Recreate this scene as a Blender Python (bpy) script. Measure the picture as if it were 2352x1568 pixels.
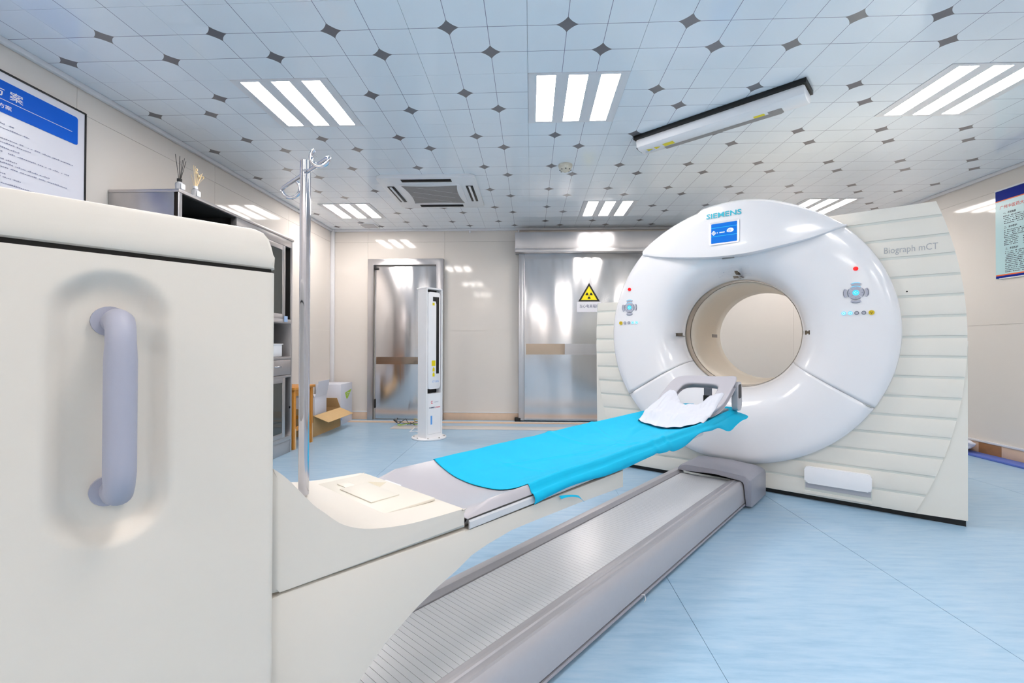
import bpy, bmesh, math, random
from mathutils import Matrix, Vector, noise
for o in list(bpy.data.objects): bpy.data.objects.remove(o)
SC = bpy.context.scene
COL = SC.collection
PI = math.pi
random.seed(7)

# ------------------------------------------------------------------ camera
F = 1052.97; YAW, PIT, ROL = 0.0417470608, 0.00871629559, -0.00210608350
HC = 1.02
camd = bpy.data.cameras.new('camera'); cam = bpy.data.objects.new('camera', camd); COL.objects.link(cam)
camd.sensor_fit = 'HORIZONTAL'; camd.sensor_width = 36; camd.lens = 36*F/2352; camd.clip_start = .02
RM = Matrix.Rotation(YAW, 3, 'Z') @ Matrix.Rotation(PIT, 3, 'X') @ Matrix.Rotation(ROL, 3, 'Y')
cx, cf, cu = RM @ Vector((1,0,0)), RM @ Vector((0,1,0)), RM @ Vector((0,0,1))
M = Matrix.Identity(4)
for i in range(3): M[i][0], M[i][1], M[i][2] = cx[i], cu[i], -cf[i]
M[2][3] = HC
cam.matrix_world = M
SC.camera = cam
# ------------------------------------------------------------------ world, exposure
w = bpy.data.worlds.new('world'); SC.world = w; w.use_nodes = True
w.node_tree.nodes['Background'].inputs[0].default_value = (.8, .88, 1, 1)
w.node_tree.nodes['Background'].inputs[1].default_value = .15
SC.view_settings.view_transform = 'Standard'; SC.view_settings.look = 'None'
SC.view_settings.exposure = 1.24; SC.view_settings.gamma = 1; SC.view_settings.use_curve_mapping = False
LAMP = 15.0          # radiance of the ceiling lamp strips
SC.cycles.max_bounces = 7; SC.cycles.diffuse_bounces = 4; SC.cycles.glossy_bounces = 3; SC.cycles.transmission_bounces = 4
SC.cycles.use_adaptive_sampling = True; SC.cycles.adaptive_threshold = .06; SC.cycles.caustics_reflective = False; SC.cycles.caustics_refractive = False
SC.cycles.sample_clamp_indirect = 6

# ------------------------------------------------------------------ helpers
def lin(c):
    return tuple(x/12.92 if x <= .04045 else ((x+.055)/1.055)**2.4 for x in c)
def rgb(h):
    return lin(tuple(int(h[i:i+2], 16)/255 for i in (0, 2, 4)))
MATS = {}
def mat(name, hx, rough=.5, metal=0, var=.03, nscale=8, bump=0, bscale=200, stretch=None, emit=0, coat=0, spec=.5, trans=0, alpha=1):
    """one procedural principled material: colour broken up by noise, optional fine relief"""
    m = bpy.data.materials.new(name); m.use_nodes = True; nt = m.node_tree; N = nt.nodes; L = nt.links
    b = N['Principled BSDF']; c = rgb(hx)
    b.inputs['Roughness'].default_value = rough; b.inputs['Metallic'].default_value = metal
    b.inputs['Specular IOR Level'].default_value = spec; b.inputs['Coat Weight'].default_value = coat
    b.inputs['Coat Roughness'].default_value = .06
    b.inputs['Transmission Weight'].default_value = trans; b.inputs['Alpha'].default_value = alpha
    tc = N.new('ShaderNodeTexCoord'); mp = N.new('ShaderNodeMapping'); L.new(tc.outputs['Object'], mp.inputs[0])
    if stretch: mp.inputs['Scale'].default_value = stretch
    nz = N.new('ShaderNodeTexNoise'); nz.inputs['Scale'].default_value = nscale; nz.inputs['Detail'].default_value = 4
    L.new(mp.outputs[0], nz.inputs['Vector'])
    mx = N.new('ShaderNodeMix'); mx.data_type = 'RGBA'
    mx.inputs[6].default_value = (*[max(0, x*(1-var)) for x in c], 1); mx.inputs[7].default_value = (*[min(1, x*(1+var)) for x in c], 1)
    L.new(nz.outputs['Fac'], mx.inputs[0]); L.new(mx.outputs[2], b.inputs['Base Color'])
    if emit:
        L.new(mx.outputs[2], b.inputs['Emission Color']); b.inputs['Emission Strength'].default_value = emit
    if bump:
        n2 = N.new('ShaderNodeTexNoise'); n2.inputs['Scale'].default_value = bscale; n2.inputs['Detail'].default_value = 2
        L.new(mp.outputs[0], n2.inputs['Vector'])
        bp = N.new('ShaderNodeBump'); bp.inputs['Strength'].default_value = bump; bp.inputs['Distance'].default_value = .01
        L.new(n2.outputs['Fac'], bp.inputs['Height']); L.new(bp.outputs[0], b.inputs['Normal'])
    MATS[name] = m
    return m
def node_math(nt, op, a, b=None, c=None):
    n = nt.nodes.new('ShaderNodeMath'); n.operation = op
    for i, v in enumerate((a, b, c)):
        if v is None: continue
        if isinstance(v, (int, float)): n.inputs[i].default_value = v
        else: nt.links.new(v, n.inputs[i])
    return n.outputs[0]

def link(name, me, m, parent=None, smooth=False, angle=None):
    if m is not None: me.materials.append(m)
    o = bpy.data.objects.new(name, me); COL.objects.link(o)
    if parent: o.parent = parent
    if smooth or angle:
        me.polygons.foreach_set('use_smooth', [True]*len(me.polygons))
        if angle: me.set_sharp_from_angle(angle=math.radians(angle))
    return o
def tag(o, label, cat, group=None, kind=None):
    if label: o['label'] = label
    if cat: o['category'] = cat
    if group: o['group'] = group
    if kind: o['kind'] = kind
    return o
def thing(name, label, cat, loc=(0,0,0), rz=0, group=None):
    o = bpy.data.objects.new(name, None); COL.objects.link(o); o.empty_display_size = .1
    o.location = loc; o.rotation_euler = (0, 0, rz)
    return tag(o, label, cat, group)
def part_empty(name, parent, loc=(0,0,0)):
    o = bpy.data.objects.new(name, None); COL.objects.link(o); o.parent = parent; o.location = loc; o.empty_display_size = .05
    return o
def struct(o): o['kind'] = 'structure'; return o
def bm_mesh(bm, name='m'):
    bmesh.ops.recalc_face_normals(bm, faces=bm.faces)
    me = bpy.data.meshes.new(name); bm.to_mesh(me); bm.free(); return me
OFF = Vector((0, 0, 0))      # shift applied to every mesh built (turns table coordinates into local ones)
def fin(bm, name, m, parent, smooth=False, angle=None, xf=None):
    if OFF.length: bmesh.ops.translate(bm, vec=OFF, verts=bm.verts)
    if xf is not None: bmesh.ops.transform(bm, matrix=xf, verts=bm.verts)
    return link(name, bm_mesh(bm, name), m, parent, smooth, angle)
def add_box(bm, lo, hi, bev=0, seg=2):
    vs = [bm.verts.new((x, y, z)) for x in (lo[0], hi[0]) for y in (lo[1], hi[1]) for z in (lo[2], hi[2])]
    fs = [bm.faces.new([vs[i] for i in q]) for q in ((0,1,3,2),(4,6,7,5),(0,4,5,1),(2,3,7,6),(0,2,6,4),(1,5,7,3))]
    if bev:
        es = {e for f in fs for e in f.edges}
        bmesh.ops.bevel(bm, geom=list(es), offset=bev, segments=seg, affect='EDGES', profile=.5)
    return vs
def box(name, lo, hi, m, parent=None, bev=0, seg=2, xf=None):
    bm = bmesh.new(); add_box(bm, lo, hi, bev, seg)
    return fin(bm, name, m, parent, angle=35 if bev else None, xf=xf)
def add_prism(bm, poly, axis, a, b, bev=0, seg=2):
    """poly: 2-D outline; axis: the extrusion axis 0/1/2, the outline fills the other two in order"""
    def P(u, v, k):
        c = [u, v]; c.insert(axis, k); return c
    v0 = [bm.verts.new(P(u, v, a)) for u, v in poly]; v1 = [bm.verts.new(P(u, v, b)) for u, v in poly]
    n = len(poly); fs = [bm.faces.new(v0), bm.faces.new(v1[::-1])]
    for i in range(n): fs.append(bm.faces.new((v0[i], v0[(i+1) % n], v1[(i+1) % n], v1[i])))
    if bev:
        es = list(fs[0].edges)+list(fs[1].edges)
        bmesh.ops.bevel(bm, geom=es, offset=bev, segments=seg, affect='EDGES', profile=.5)
def prism(name, poly, axis, a, b, m, parent=None, bev=0, angle=30, xf=None):
    bm = bmesh.new(); add_prism(bm, poly, axis, a, b, bev)
    return fin(bm, name, m, parent, angle=angle, xf=xf)
def grid(name, nu, nv, f, m, parent=None, thick=0, closed_u=False, xf=None, angle=None, skip=None):
    bm = bmesh.new()
    V = [[bm.verts.new(f(i/(nu if closed_u else nu-1), j/(nv-1))) for j in range(nv)] for i in range(nu)]
    for i in range(nu if closed_u else nu-1):
        for j in range(nv-1):
            if skip and skip((i+.5)/(nu-1), (j+.5)/(nv-1)): continue
            bm.faces.new((V[i][j], V[(i+1) % nu][j], V[(i+1) % nu][j+1], V[i][j+1]))
    bmesh.ops.delete(bm, geom=[v for v in bm.verts if not v.link_faces], context='VERTS')
    o = fin(bm, name, m, parent, smooth=True, angle=angle, xf=xf)
    if thick:
        s = o.modifiers.new('thick', 'SOLIDIFY'); s.thickness = thick; s.offset = -1
    return o
def add_tube(bm, pts, r, n=10, caps=True):
    pts = [Vector(p) for p in pts]; rings = []; up = None
    for i, p in enumerate(pts):
        t = (pts[min(i+1, len(pts)-1)]-pts[max(i-1, 0)]).normalized()
        if up is None:
            up = t.orthogonal().normalized()
        else:
            up = (up - t*up.dot(t)).normalized()
        s = t.cross(up); rr = r[i] if isinstance(r, (list, tuple)) else r
        rings.append([bm.verts.new(p+(up*math.cos(2*PI*k/n)+s*math.sin(2*PI*k/n))*rr) for k in range(n)])
    for a, b in zip(rings, rings[1:]):
        for k in range(n): bm.faces.new((a[k], a[(k+1) % n], b[(k+1) % n], b[k]))
    if caps: bm.faces.new(rings[0][::-1]); bm.faces.new(rings[-1])
def tube(name, pts, r, m, parent=None, n=10, xf=None):
    bm = bmesh.new(); add_tube(bm, pts, r, n); return fin(bm, name, m, parent, angle=50, xf=xf)
def add_disc(bm, c, r, axis, h, n=24, r2=None):
    """short cylinder centred on c, from c to c + h along axis"""
    ax = Vector([1 if i == axis else 0 for i in range(3)]); u = Vector([1 if i == (axis+1) % 3 else 0 for i in range(3)]); v = ax.cross(u)
    c = Vector(c); r2 = r if r2 is None else r2
    A = [bm.verts.new(c+(u*math.cos(2*PI*k/n)+v*math.sin(2*PI*k/n))*r) for k in range(n)]
    B = [bm.verts.new(c+ax*h+(u*math.cos(2*PI*k/n)+v*math.sin(2*PI*k/n))*r2) for k in range(n)]
    bm.faces.new(A[::-1]); bm.faces.new(B)
    for k in range(n): bm.faces.new((A[k], A[(k+1) % n], B[(k+1) % n], B[k]))
def disc(name, c, r, axis, h, m, parent=None, n=24, r2=None, xf=None):
    bm = bmesh.new(); add_disc(bm, c, r, axis, h, n, r2); return fin(bm, name, m, parent, angle=40, xf=xf)
def lathe_z(name, prof, m, parent=None, n=24, c=(0,0,0)):
    """prof: list of (r, z) turned about the vertical through c"""
    bm = bmesh.new()
    R = [[bm.verts.new((c[0]+r*math.cos(2*PI*k/n), c[1]+r*math.sin(2*PI*k/n), c[2]+z)) for k in range(n)] for r, z in prof]
    for a, b in zip(R, R[1:]):
        for k in range(n): bm.faces.new((a[k], a[(k+1) % n], b[(k+1) % n], b[k]))
    bm.faces.new(R[0][::-1]); bm.faces.new(R[-1])
    return fin(bm, name, m, parent, angle=40)
def frame(o, right, up):
    right, up = Vector(right), Vector(up); n = right.cross(up); m = Matrix.Identity(4)
    for i in range(3): m[i][0], m[i][1], m[i][2], m[i][3] = right[i], up[i], n[i], o[i]
    return m
def text(name, s, xf, m, parent, x0, x1, y0=None, h=None, bold=0, depth=.0006, shear=0):
    """flat lettering fitted between x0 and x1 of a wall frame; y0 its baseline, h the height of its box"""
    cd = bpy.data.curves.new(name, 'FONT'); cd.body = s; cd.size = 1; cd.offset = bold; cd.shear = shear; cd.resolution_u = 3
    o = bpy.data.objects.new(name, cd); COL.objects.link(o)
    bpy.context.view_layer.update()
    me = bpy.data.meshes.new_from_object(o.evaluated_get(bpy.context.evaluated_depsgraph_get()))
    bpy.data.objects.remove(o); bpy.data.curves.remove(cd)
    if not len(me.vertices): return None
    xs = [v.co.x for v in me.vertices]; ys = [v.co.y for v in me.vertices]
    a, b, c, d = min(xs), max(xs), min(ys), max(ys)
    sx = (x1-x0)/(b-a); sy = h/(d-c) if h else sx
    for v in me.vertices: v.co = ((v.co.x-a)*sx+x0, (v.co.y-c)*sy+(y0 or 0), depth)
    me.transform(xf)
    if OFF.length: me.transform(Matrix.Translation(OFF))
    return link(name, me, m, parent)
def add_rect(bm, xf, x0, x1, y0, y1, z=.0004):
    vs = [bm.verts.new(xf @ Vector(p)) for p in ((x0,y0,z),(x1,y0,z),(x1,y1,z),(x0,y1,z))]
    bm.faces.new(vs)
def rrect(x0, x1, y0, y1, r, n=5):
    pts = []
    for cx_, cy_, a in ((x1-r, y1-r, 0), (x0+r, y1-r, 90), (x0+r, y0+r, 180), (x1-r, y0+r, 270)):
        for k in range(n+1):
            t = math.radians(a+90*k/n); pts.append((cx_+r*math.cos(t), cy_+r*math.sin(t)))
    return pts
def flat(name, poly, xf, m, parent, depth=.0004, thick=0):
    bm = bmesh.new()
    v = [bm.verts.new(xf @ Vector((x, y, depth+thick))) for x, y in poly]; bm.faces.new(v)
    if thick:
        w_ = [bm.verts.new(xf @ Vector((x, y, depth))) for x, y in poly]; bm.faces.new(w_[::-1])
        for i in range(len(poly)): bm.faces.new((v[i], w_[i], w_[(i+1) % len(poly)], v[(i+1) % len(poly)]))
    return fin(bm, name, m, parent, angle=35)
def text_rows(name, xf, rows, m, parent, seed=1, h=.008):
    """unreadable small print: rows of short ink marks (x0, x1, y)"""
    rnd = random.Random(seed); bm = bmesh.new()
    for x0, x1, y in rows:
        x = x0
        while x < x1:
            wd = h*rnd.uniform(.55, 1.0)
            if rnd.random() > .14:
                add_rect(bm, xf, x, x+wd, y, y+h*rnd.uniform(.35, .8))
            x += wd+h*.25
    o = fin(bm, name, m, parent); o['kind'] = 'stuff'; return o
def ss(a, b, x):
    t = max(0, min(1, (x-a)/(b-a))); return t*t*(3-2*t)

# ------------------------------------------------------------------ materials
WALL = mat('wall_panel_beige', 'e2dbd4', .07, var=.02, nscale=1.5, bump=.003, bscale=3)
JOINT = mat('joint_pale', 'e6e0d8', .5)
CEIL = mat('ceiling_plain', 'dfe3ea', .2)
WHITE = mat('white_plastic', 'f3f3f6', .35)
WHITE_TRIM = mat('white_trim', 'e4e4e8', .4)
PEACH = mat('baseboard_peach', 'e2c4aa', .4, var=.06, nscale=20)
STEEL = mat('brushed_steel', 'dad8d9', .17, .95, var=.07, nscale=5, bump=.10, bscale=3, stretch=(1.8, 1.8, .35))
def brushed(m, a):
    nt = m.node_tree; b = nt.nodes['Principled BSDF']; b.inputs['Anisotropic'].default_value = a
    c = nt.nodes.new('ShaderNodeCombineXYZ'); c.inputs[2].default_value = 1; nt.links.new(c.outputs[0], b.inputs['Tangent'])
brushed(STEEL, .9)
STEELF = mat('steel_frame', 'c6c4c6', .3, .9, var=.06, nscale=9, stretch=(1, 1, .3), bump=.02, bscale=12)
brushed(STEELF, .8)
STEELB = mat('polished_band', 'cbb9a8', .1, 1, var=.1, nscale=6, bump=.1, bscale=6)
CABM = mat('cabinet_steel', 'c4c0c0', .33, .85, var=.14, nscale=6, bump=.01, bscale=30)
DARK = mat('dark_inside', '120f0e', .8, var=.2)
BLACK = mat('black_plastic', '08080a', .5)
CHROME = mat('chrome', 'c9cad2', .07, 1, var=.05, nscale=30, bump=.008, bscale=25)
CREAM = mat('cream_cover', 'dcd5cb', .42, var=.015, nscale=3, bump=.01, bscale=500)
CREAM2 = mat('cream_panel', 'e0dace', .4, var=.015, nscale=3)
HANDLE = mat('handle_grey', 'a6a7b6', .45, var=.04, nscale=10, bump=.02, bscale=400)
GREY = mat('grey_vinyl', 'b4b1b7', .38, var=.03, nscale=6, bump=.01, bscale=300)
FOAM = mat('grey_foam', 'b6b4bc', .5, var=.03, nscale=8, bump=.015, bscale=300)
SILVER = mat('silver_paint', 'a2a2ac', .35, .25, var=.04, nscale=60)
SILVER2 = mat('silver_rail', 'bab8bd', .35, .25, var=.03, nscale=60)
SLAT = mat('slat_white', 'eaebee', .25, .1, var=.02, nscale=4)
PALLET = mat('pallet_carbon', 'cfd0d4', .35, var=.03)
GW = mat('gantry_white', 'ecebee', .16, var=.01, nscale=2, coat=.3)
WING = mat('wing_cream', 'e5e1d8', .35, var=.012, nscale=3)
GROOVE = mat('groove_grey', 'd3d6d0', .5)
BORE = mat('bore_beige', 'ece2d3', .45, var=.02)  # beige puts the light coming through the bore into the base colour
MYLAR = mat('scan_window', '9d8f80', .2, var=.08, nscale=6, coat=.4)
SHEET = mat('blue_sheet', '00b4dc', .7, spec=.25, var=.05, nscale=14, bump=.06, bscale=700)
CLOTH = mat('white_cloth', 'd2d5df', .8, var=.02, bump=.05, bscale=600)
RED = mat('red_button', 'e0000c', .3, emit=.25)
YEL = mat('yellow_button', 'd8b808', .35, var=.06)
KEY = mat('grey_key', 'b3b4c2', .35, var=.05, nscale=60)
KEYD = mat('key_edge', '4b566a', .4)
BLUEL = mat('lit_blue', '40c0ee', .3, emit=.3, var=.1, nscale=120)
BLUEW = mat('lit_white', 'd0f0ff', .3, emit=.15)
SCREEN = mat('screen_blue', '0066c4', .3, spec=.2, emit=.15, var=.05, nscale=300)
SCRL = mat('screen_line', '08b4e0', .3, emit=.15)
SCRI = mat('screen_icon', 'f0f4dc', .3, emit=.2)
TEAL = mat('teal_letters', '10b4cc', .4)
GREYL = mat('grey_letters', 'b0b2b4', .5)
INK = mat('ink_dark', '3b3d50', .6)
INKL = mat('ink_pale', '9a9cb4', .6)
PAPER = mat('poster_white', 'e4e4ee', .3, var=.01)
PBLUE = mat('poster_blue', '0060d4', .5, spec=.15, var=.12, nscale=3)
PNAVY = mat('poster_navy', '05258c', .5, spec=.15, var=.06, nscale=5)
PORANGE = mat('poster_orange', 'ee6a2a', .4)
PPALE = mat('poster_pale_blue', 'bfe0e4', .3, var=.06, nscale=2)
PRED = mat('poster_red', 'f0584a', .4)
YSTICK = mat('sticker_yellow', 'ecd907', .4, var=.05, nscale=40)
BLUEINK = mat('ink_blue', '6aa8ec', .5)
REDINK = mat('ink_red', 'e84a6a', .5)
NAVYINK = mat('ink_navy', '30406c', .5)
WOOD = mat('orange_wood', 'd08a34', .45, var=.22, nscale=6, stretch=(8, 8, .8), bump=.03, bscale=30)
WOODRAW = mat('bare_wood', 'd8b894', .7, var=.1, nscale=12)
CARD = mat('cardboard', 'c3a070', .85, var=.07, nscale=20)
CARDL = mat('cardboard_inner', 'd9b684', .8, var=.05, nscale=14)
WBOX = mat('white_carton', 'dcdee9', .5, var=.02)
GREEN = mat('green_label', 'a9cf38', .5, var=.05)
SKY = mat('pale_blue_tag', 'aac6ee', .4)
MATB = mat('blue_mat', '5c74c8', .55, var=.08, nscale=12)
BAG = mat('plastic_bag', 'e6e8f4', .3, var=.06, nscale=20, alpha=.92)
STRIP = mat('cover_strip', 'd2cdca', .4, var=.04)
GRILLE = mat('air_grille', '9c9795', .7, var=.15, nscale=60)
AMBER = mat('smoked_slot', '4d4338', .15, var=.3, nscale=40, coat=.5)
REED = mat('natural_reed', 'dcc49a', .7, var=.12, nscale=30)
GLASSW = mat('frosted_glass', 'd9dbe0', .15, var=.03, trans=.5)
GLASSD = mat('cabinet_glass', '5d625f', .05, var=.05, trans=.55, spec=.7)
OLIVE = mat('olive_board', '75735f', .6)

# floor: streaked sheet vinyl
def floor_material():
    m = bpy.data.materials.new('vinyl_floor'); m.use_nodes = True; nt = m.node_tree; N = nt.nodes; L = nt.links
    b = N['Principled BSDF']; tc = N.new('ShaderNodeTexCoord')
    mp = N.new('ShaderNodeMapping'); mp.inputs['Scale'].default_value = (1.0, 7, 1); mp.inputs['Rotation'].default_value = (0, 0, math.radians(-38))
    L.new(tc.outputs['Object'], mp.inputs[0])
    n1 = N.new('ShaderNodeTexNoise'); n1.inputs['Scale'].default_value = 4.5; n1.inputs['Detail'].default_value = 6; n1.inputs['Roughness'].default_value = .68
    L.new(mp.outputs[0], n1.inputs['Vector'])
    n2 = N.new('ShaderNodeTexNoise'); n2.inputs['Scale'].default_value = 1.1; L.new(tc.outputs['Object'], n2.inputs['Vector'])
    cr = N.new('ShaderNodeValToRGB'); e = cr.color_ramp.elements
    e[0].position = .28; e[0].color = (*rgb('8db4d3'), 1); e[1].position = .75; e[1].color = (*rgb('bcd1e4'), 1)
    k = e.new(.5); k.color = (*rgb('a5c5de'), 1)
    f = node_math(nt, 'ADD', node_math(nt, 'MULTIPLY', n1.outputs['Fac'], .8), node_math(nt, 'MULTIPLY', n2.outputs['Fac'], .2))
    L.new(f, cr.inputs[0]); L.new(cr.outputs[0], b.inputs['Base Color'])
    b.inputs['Roughness'].default_value = .3
    return m
VINYL = floor_material()
# ceiling panels: glossy sheet printed with a three by three grid and two grey four-pointed stars
def ceiling_material():
    m = bpy.data.materials.new('printed_ceiling_panel'); m.use_nodes = True; nt = m.node_tree; N = nt.nodes; L = nt.links
    b = N['Principled BSDF']; tc = N.new('ShaderNodeTexCoord'); sp = N.new('ShaderNodeSeparateXYZ'); L.new(tc.outputs['Object'], sp.inputs[0])
    X, Y = sp.outputs[0], sp.outputs[1]
    def adist(v, k): return node_math(nt, 'ABSOLUTE', node_math(nt, 'SUBTRACT', v, k))
    def line(v):
        d = node_math(nt, 'ABSOLUTE', node_math(nt, 'SUBTRACT', node_math(nt, 'ABSOLUTE', v), .1))
        return node_math(nt, 'LESS_THAN', d, .0016)
    def star(k):
        p = .76; a = .059**p
        s = node_math(nt, 'ADD', node_math(nt, 'POWER', adist(X, k), p), node_math(nt, 'POWER', adist(Y, k), p))
        return node_math(nt, 'LESS_THAN', s, a)
    ln = node_math(nt, 'MAXIMUM', line(X), line(Y)); st = node_math(nt, 'MAXIMUM', star(-.1), star(.1))
    m1 = N.new('ShaderNodeMix'); m1.data_type = 'RGBA'; m1.inputs[6].default_value = (*rgb('f2f8ff'), 1); m1.inputs[7].default_value = (*rgb('8f8fa4'), 1)
    L.new(ln, m1.inputs[0])
    m2 = N.new('ShaderNodeMix'); m2.data_type = 'RGBA'; m2.inputs[7].default_value = (*rgb('7a777c'), 1)
    L.new(m1.outputs[2], m2.inputs[6]); L.new(st, m2.inputs[0]); L.new(m2.outputs[2], b.inputs['Base Color'])
    nz = N.new('ShaderNodeTexNoise'); nz.inputs['Scale'].default_value = 1.2; g = N.new('ShaderNodeNewGeometry'); L.new(g.outputs['Position'], nz.inputs['Vector'])
    bp = N.new('ShaderNodeBump'); bp.inputs['Strength'].default_value = .05; bp.inputs['Distance'].default_value = .05
    L.new(nz.outputs['Fac'], bp.inputs['Height']); L.new(bp.outputs[0], b.inputs['Normal'])
    b.inputs['Roughness'].default_value = .1
    return m
CEILP = ceiling_material()
LAMPM = mat('lamp_diffuser', 'fff7f1', .5, var=0, emit=LAMP)

# ------------------------------------------------------------------ the room
ZC = 2.618; XL, XR, YB, YF = -2.77, 4.27, 6.25, -2.2
fl = struct(box('floor', (XL-.1, YF-.1, -.06), (XR+.1, YB+.1, -.004), VINYL))
for a, b in ((XL, -1.203), (-1.2, .598), (.6, 1.597), (1.6, 3.397), (3.4, XR)):      # rolled-out lengths of vinyl, welded seams between them
    box('vinyl_sheet', (a, YF, -.004), (b, YB, 0), VINYL, fl)
ce = struct(box('ceiling', (XL-.1, YF-.1, ZC+.012), (XR+.1, YB+.1, ZC+.1), CEIL))
GX, GY = -.0222, 2.078
LIGHTS = [(-9, 3), (0, 3), (12, 3), (-12, 15), (3, 15), (15, 15)]
ADDED_BACKL = [(-9, -9), (0, -9), (12, -9), (-9, -21), (0, -21), (12, -21)]  # unseen lamps added behind the viewpoint to brighten the room, same grid
light_cells = {(c//3, r//3) for c, r in LIGHTS+ADDED_BACKL}
MIR = {(-4, 1), (-5, 1), (2, 0), (6, 4), (-3, 5), (1, 6), (5, -1), (-2, -1)}
full = None
for i in range(-5, 8):
    for j in range(-7, 7):
        if (i, j) in light_cells: continue
        x0, y0 = GX+.6*i, GY+.6*j; cxm, cym = x0+.3, y0+.3
        a, b = max(x0+.0008, XL), min(x0+.5992, XR); c, d = y0+.0008, min(y0+.5992, YB)
        if b-a < .02 or d-c < .02: continue
        whole = b-a > .59 and d-c > .59
        if whole and full:
            o = bpy.data.objects.new('ceiling_panel', full); COL.objects.link(o)
        else:
            bm = bmesh.new(); add_box(bm, (a-cxm, c-cym, 0), (b-cxm, d-cym, .012))
            o = link('ceiling_panel', bm_mesh(bm), CEILP)
            if whole: full = o.data
        o.parent = ce; o.location = (cxm, cym, ZC)
        if (i, j) in MIR and whole: o.rotation_euler = (0, 0, PI/2)
# walls: glossy composite panels in rows
def wall(name, lo, hi, axis, side, cuts):
    W = struct(box(name, lo, hi, JOINT))
    zs = (.0, 1.22, 2.443, ZC+.012)
    for a, b in zip(cuts, cuts[1:]):
        for z0, z1 in zip(zs, zs[1:]):
            l, h = [0, 0, z0+.001], [0, 0, z1-.001]
            l[axis], h[axis] = a+.001, b-.001
            o_ = 1-axis; f = hi[o_] if side > 0 else lo[o_]
            l[o_], h[o_] = (f, f+.008) if side > 0 else (f-.008, f)
            box('wall_panel', l, h, WALL, W)
    return W
wall('wall_left', (XL-.15, YF, 0), (XL-.008, YB, ZC+.012), 1, 1, (YF, -.99, .23, 1.45, 2.67, 3.89, 5.11, YB))
wall('wall_right', (XR+.008, YF, 0), (XR+.15, YB, ZC+.012), 1, -1, (YF, -1, .2, 1.4, 2.6, 3.8, 5.0, YB))
wall('wall_back', (XL-.15, YB+.008, 0), (XR+.15, YB+.15, ZC+.012), 0, -1, (XL, -2.26, -1.19, -.17, 1.05, 2.27, 3.49, XR))
struct(box('wall_front', (XL-.15, YF-.15, 0), (XR+.15, YF, ZC+.012), WALL))
# trims
struct(box('trim_1', (XL, YF, ZC-.032), (XL+.03, YB, ZC), WHITE_TRIM, bev=.006))
struct(box('trim_2', (XR-.03, YF, ZC-.03), (XR, YB, ZC), WHITE_TRIM, bev=.006))
struct(box('trim_3', (XL, YB-.03, ZC-.03), (XR, YB, ZC), WHITE_TRIM, bev=.006))
struct(box('trim_4', (XL, YB-.05, 0), (XL+.05, YB, ZC), WHITE_TRIM, bev=.01))
def baseboard(name, lo, hi, bead_lo, bead_hi):
    b = struct(box(name, lo, hi, PEACH, bev=.003)); box('bead', bead_lo, bead_hi, WHITE_TRIM, b, bev=.002)
for nm, a, b in (('baseboard_back', XL+.05, -2.245), ('baseboard_back', -1.2, -.17)):
    baseboard(nm, (a, YB-.014, 0), (b, YB, .10), (a, YB-.017, .10), (b, YB, .112))
baseboard('baseboard_right', (XR-.014, YF, 0), (XR, YB, .115), (XR-.02, YF, .115), (XR, YB, .135))
baseboard('baseboard_left', (XL, YF, 0), (XL+.014, YB-.05, .10), (XL, YF, .10), (XL+.017, YB-.05, .112))
bt = struct(box('trim_5', (XL+.05, 5.98, 0), (3.9, 6.08, .004), PEACH)); box('bead', (XL+.05, 6.08, 0), (3.9, 6.11, .006), WHITE_TRIM, bt)
# door_1: hinged steel door
d1 = bpy.data.objects.new('door_1', None); COL.objects.link(d1); struct(d1); d1.location = (-1.72, YB, 0)
def D(x): return x+1.72
prism('door_frame', [(D(-2.243), 0), (D(-2.243), 2.205), (D(-1.2), 2.205), (D(-1.2), 0), (D(-1.29), 0), (D(-1.29), 2.125), (D(-2.165), 2.125), (D(-2.165), 0)], 1, -.055, 0, STEELF, d1, bev=.004)
lf = box('door_leaf', (D(-2.15), -.022, .012), (D(-1.3), -.001, 2.112), STEEL, d1, bev=.003)
box('kick_band', (D(-2.13), -.026, .76), (D(-1.34), -.0215, .86), STEELB, lf)
for z in (2.09,): box('hinge', (D(-2.162), -.032, z-.03), (D(-2.10), -.022, z), BLACK, lf, bev=.003)
box('hinge', (D(-2.155), -.03, .16), (D(-2.135), -.022, .28), BLACK, lf, bev=.003)
# door_2: sliding lead door with header
d2 = bpy.data.objects.new('door_2', None); COL.objects.link(d2); struct(d2); d2.location = (.7, YB, 0)
def D(x): return x-.7
box('header', (D(-.216), -.19, 2.30), (D(2.6), 0, 2.52), STEELF, d2, bev=.004)
box('header_lip', (D(-.216), -.215, 2.255), (D(2.6), -.01, 2.30), STEELF, d2, bev=.003)
lf = box('door_leaf', (D(-.165), -.09, .015), (D(1.55), -.012, 2.255), STEEL, d2, bev=.004)
box('edge_strip', (D(-.168), -.097, .015), (D(-.09), -.0905, 2.25), STEELF, lf, bev=.002)
box('kick_band', (D(-.07), -.094, .90), (D(.45), -.0895, 1.045), STEELB, lf)
box('kick_band', (D(.452), -.0935, .90), (D(1.5), -.0895, 1.045), STEELF, lf)
box('bottom_guide', (D(-.22), -.10, 0), (D(-.14), -.02, .05), BLACK, d2, bev=.004)
for x in (-.839, -.172):
    tag(tube('wall_pipe', [(x, YB-.02, 2.50 if x > -.5 else 2.56), (x, YB-.02, ZC-.03)], .012, WHITE), 'thin white conduit stub under the ceiling '+('beside the steel door header' if x > -.5 else 'between the two steel doors'), 'pipe')
# floor cable cover in front of the doors
tag(box('cable_cover', (-1.72, 5.53, 0), (1.6, 5.74, .008), STRIP, bev=.003), 'flat grey beige cover strip lying across the floor before the steel doors', 'cover')

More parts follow.
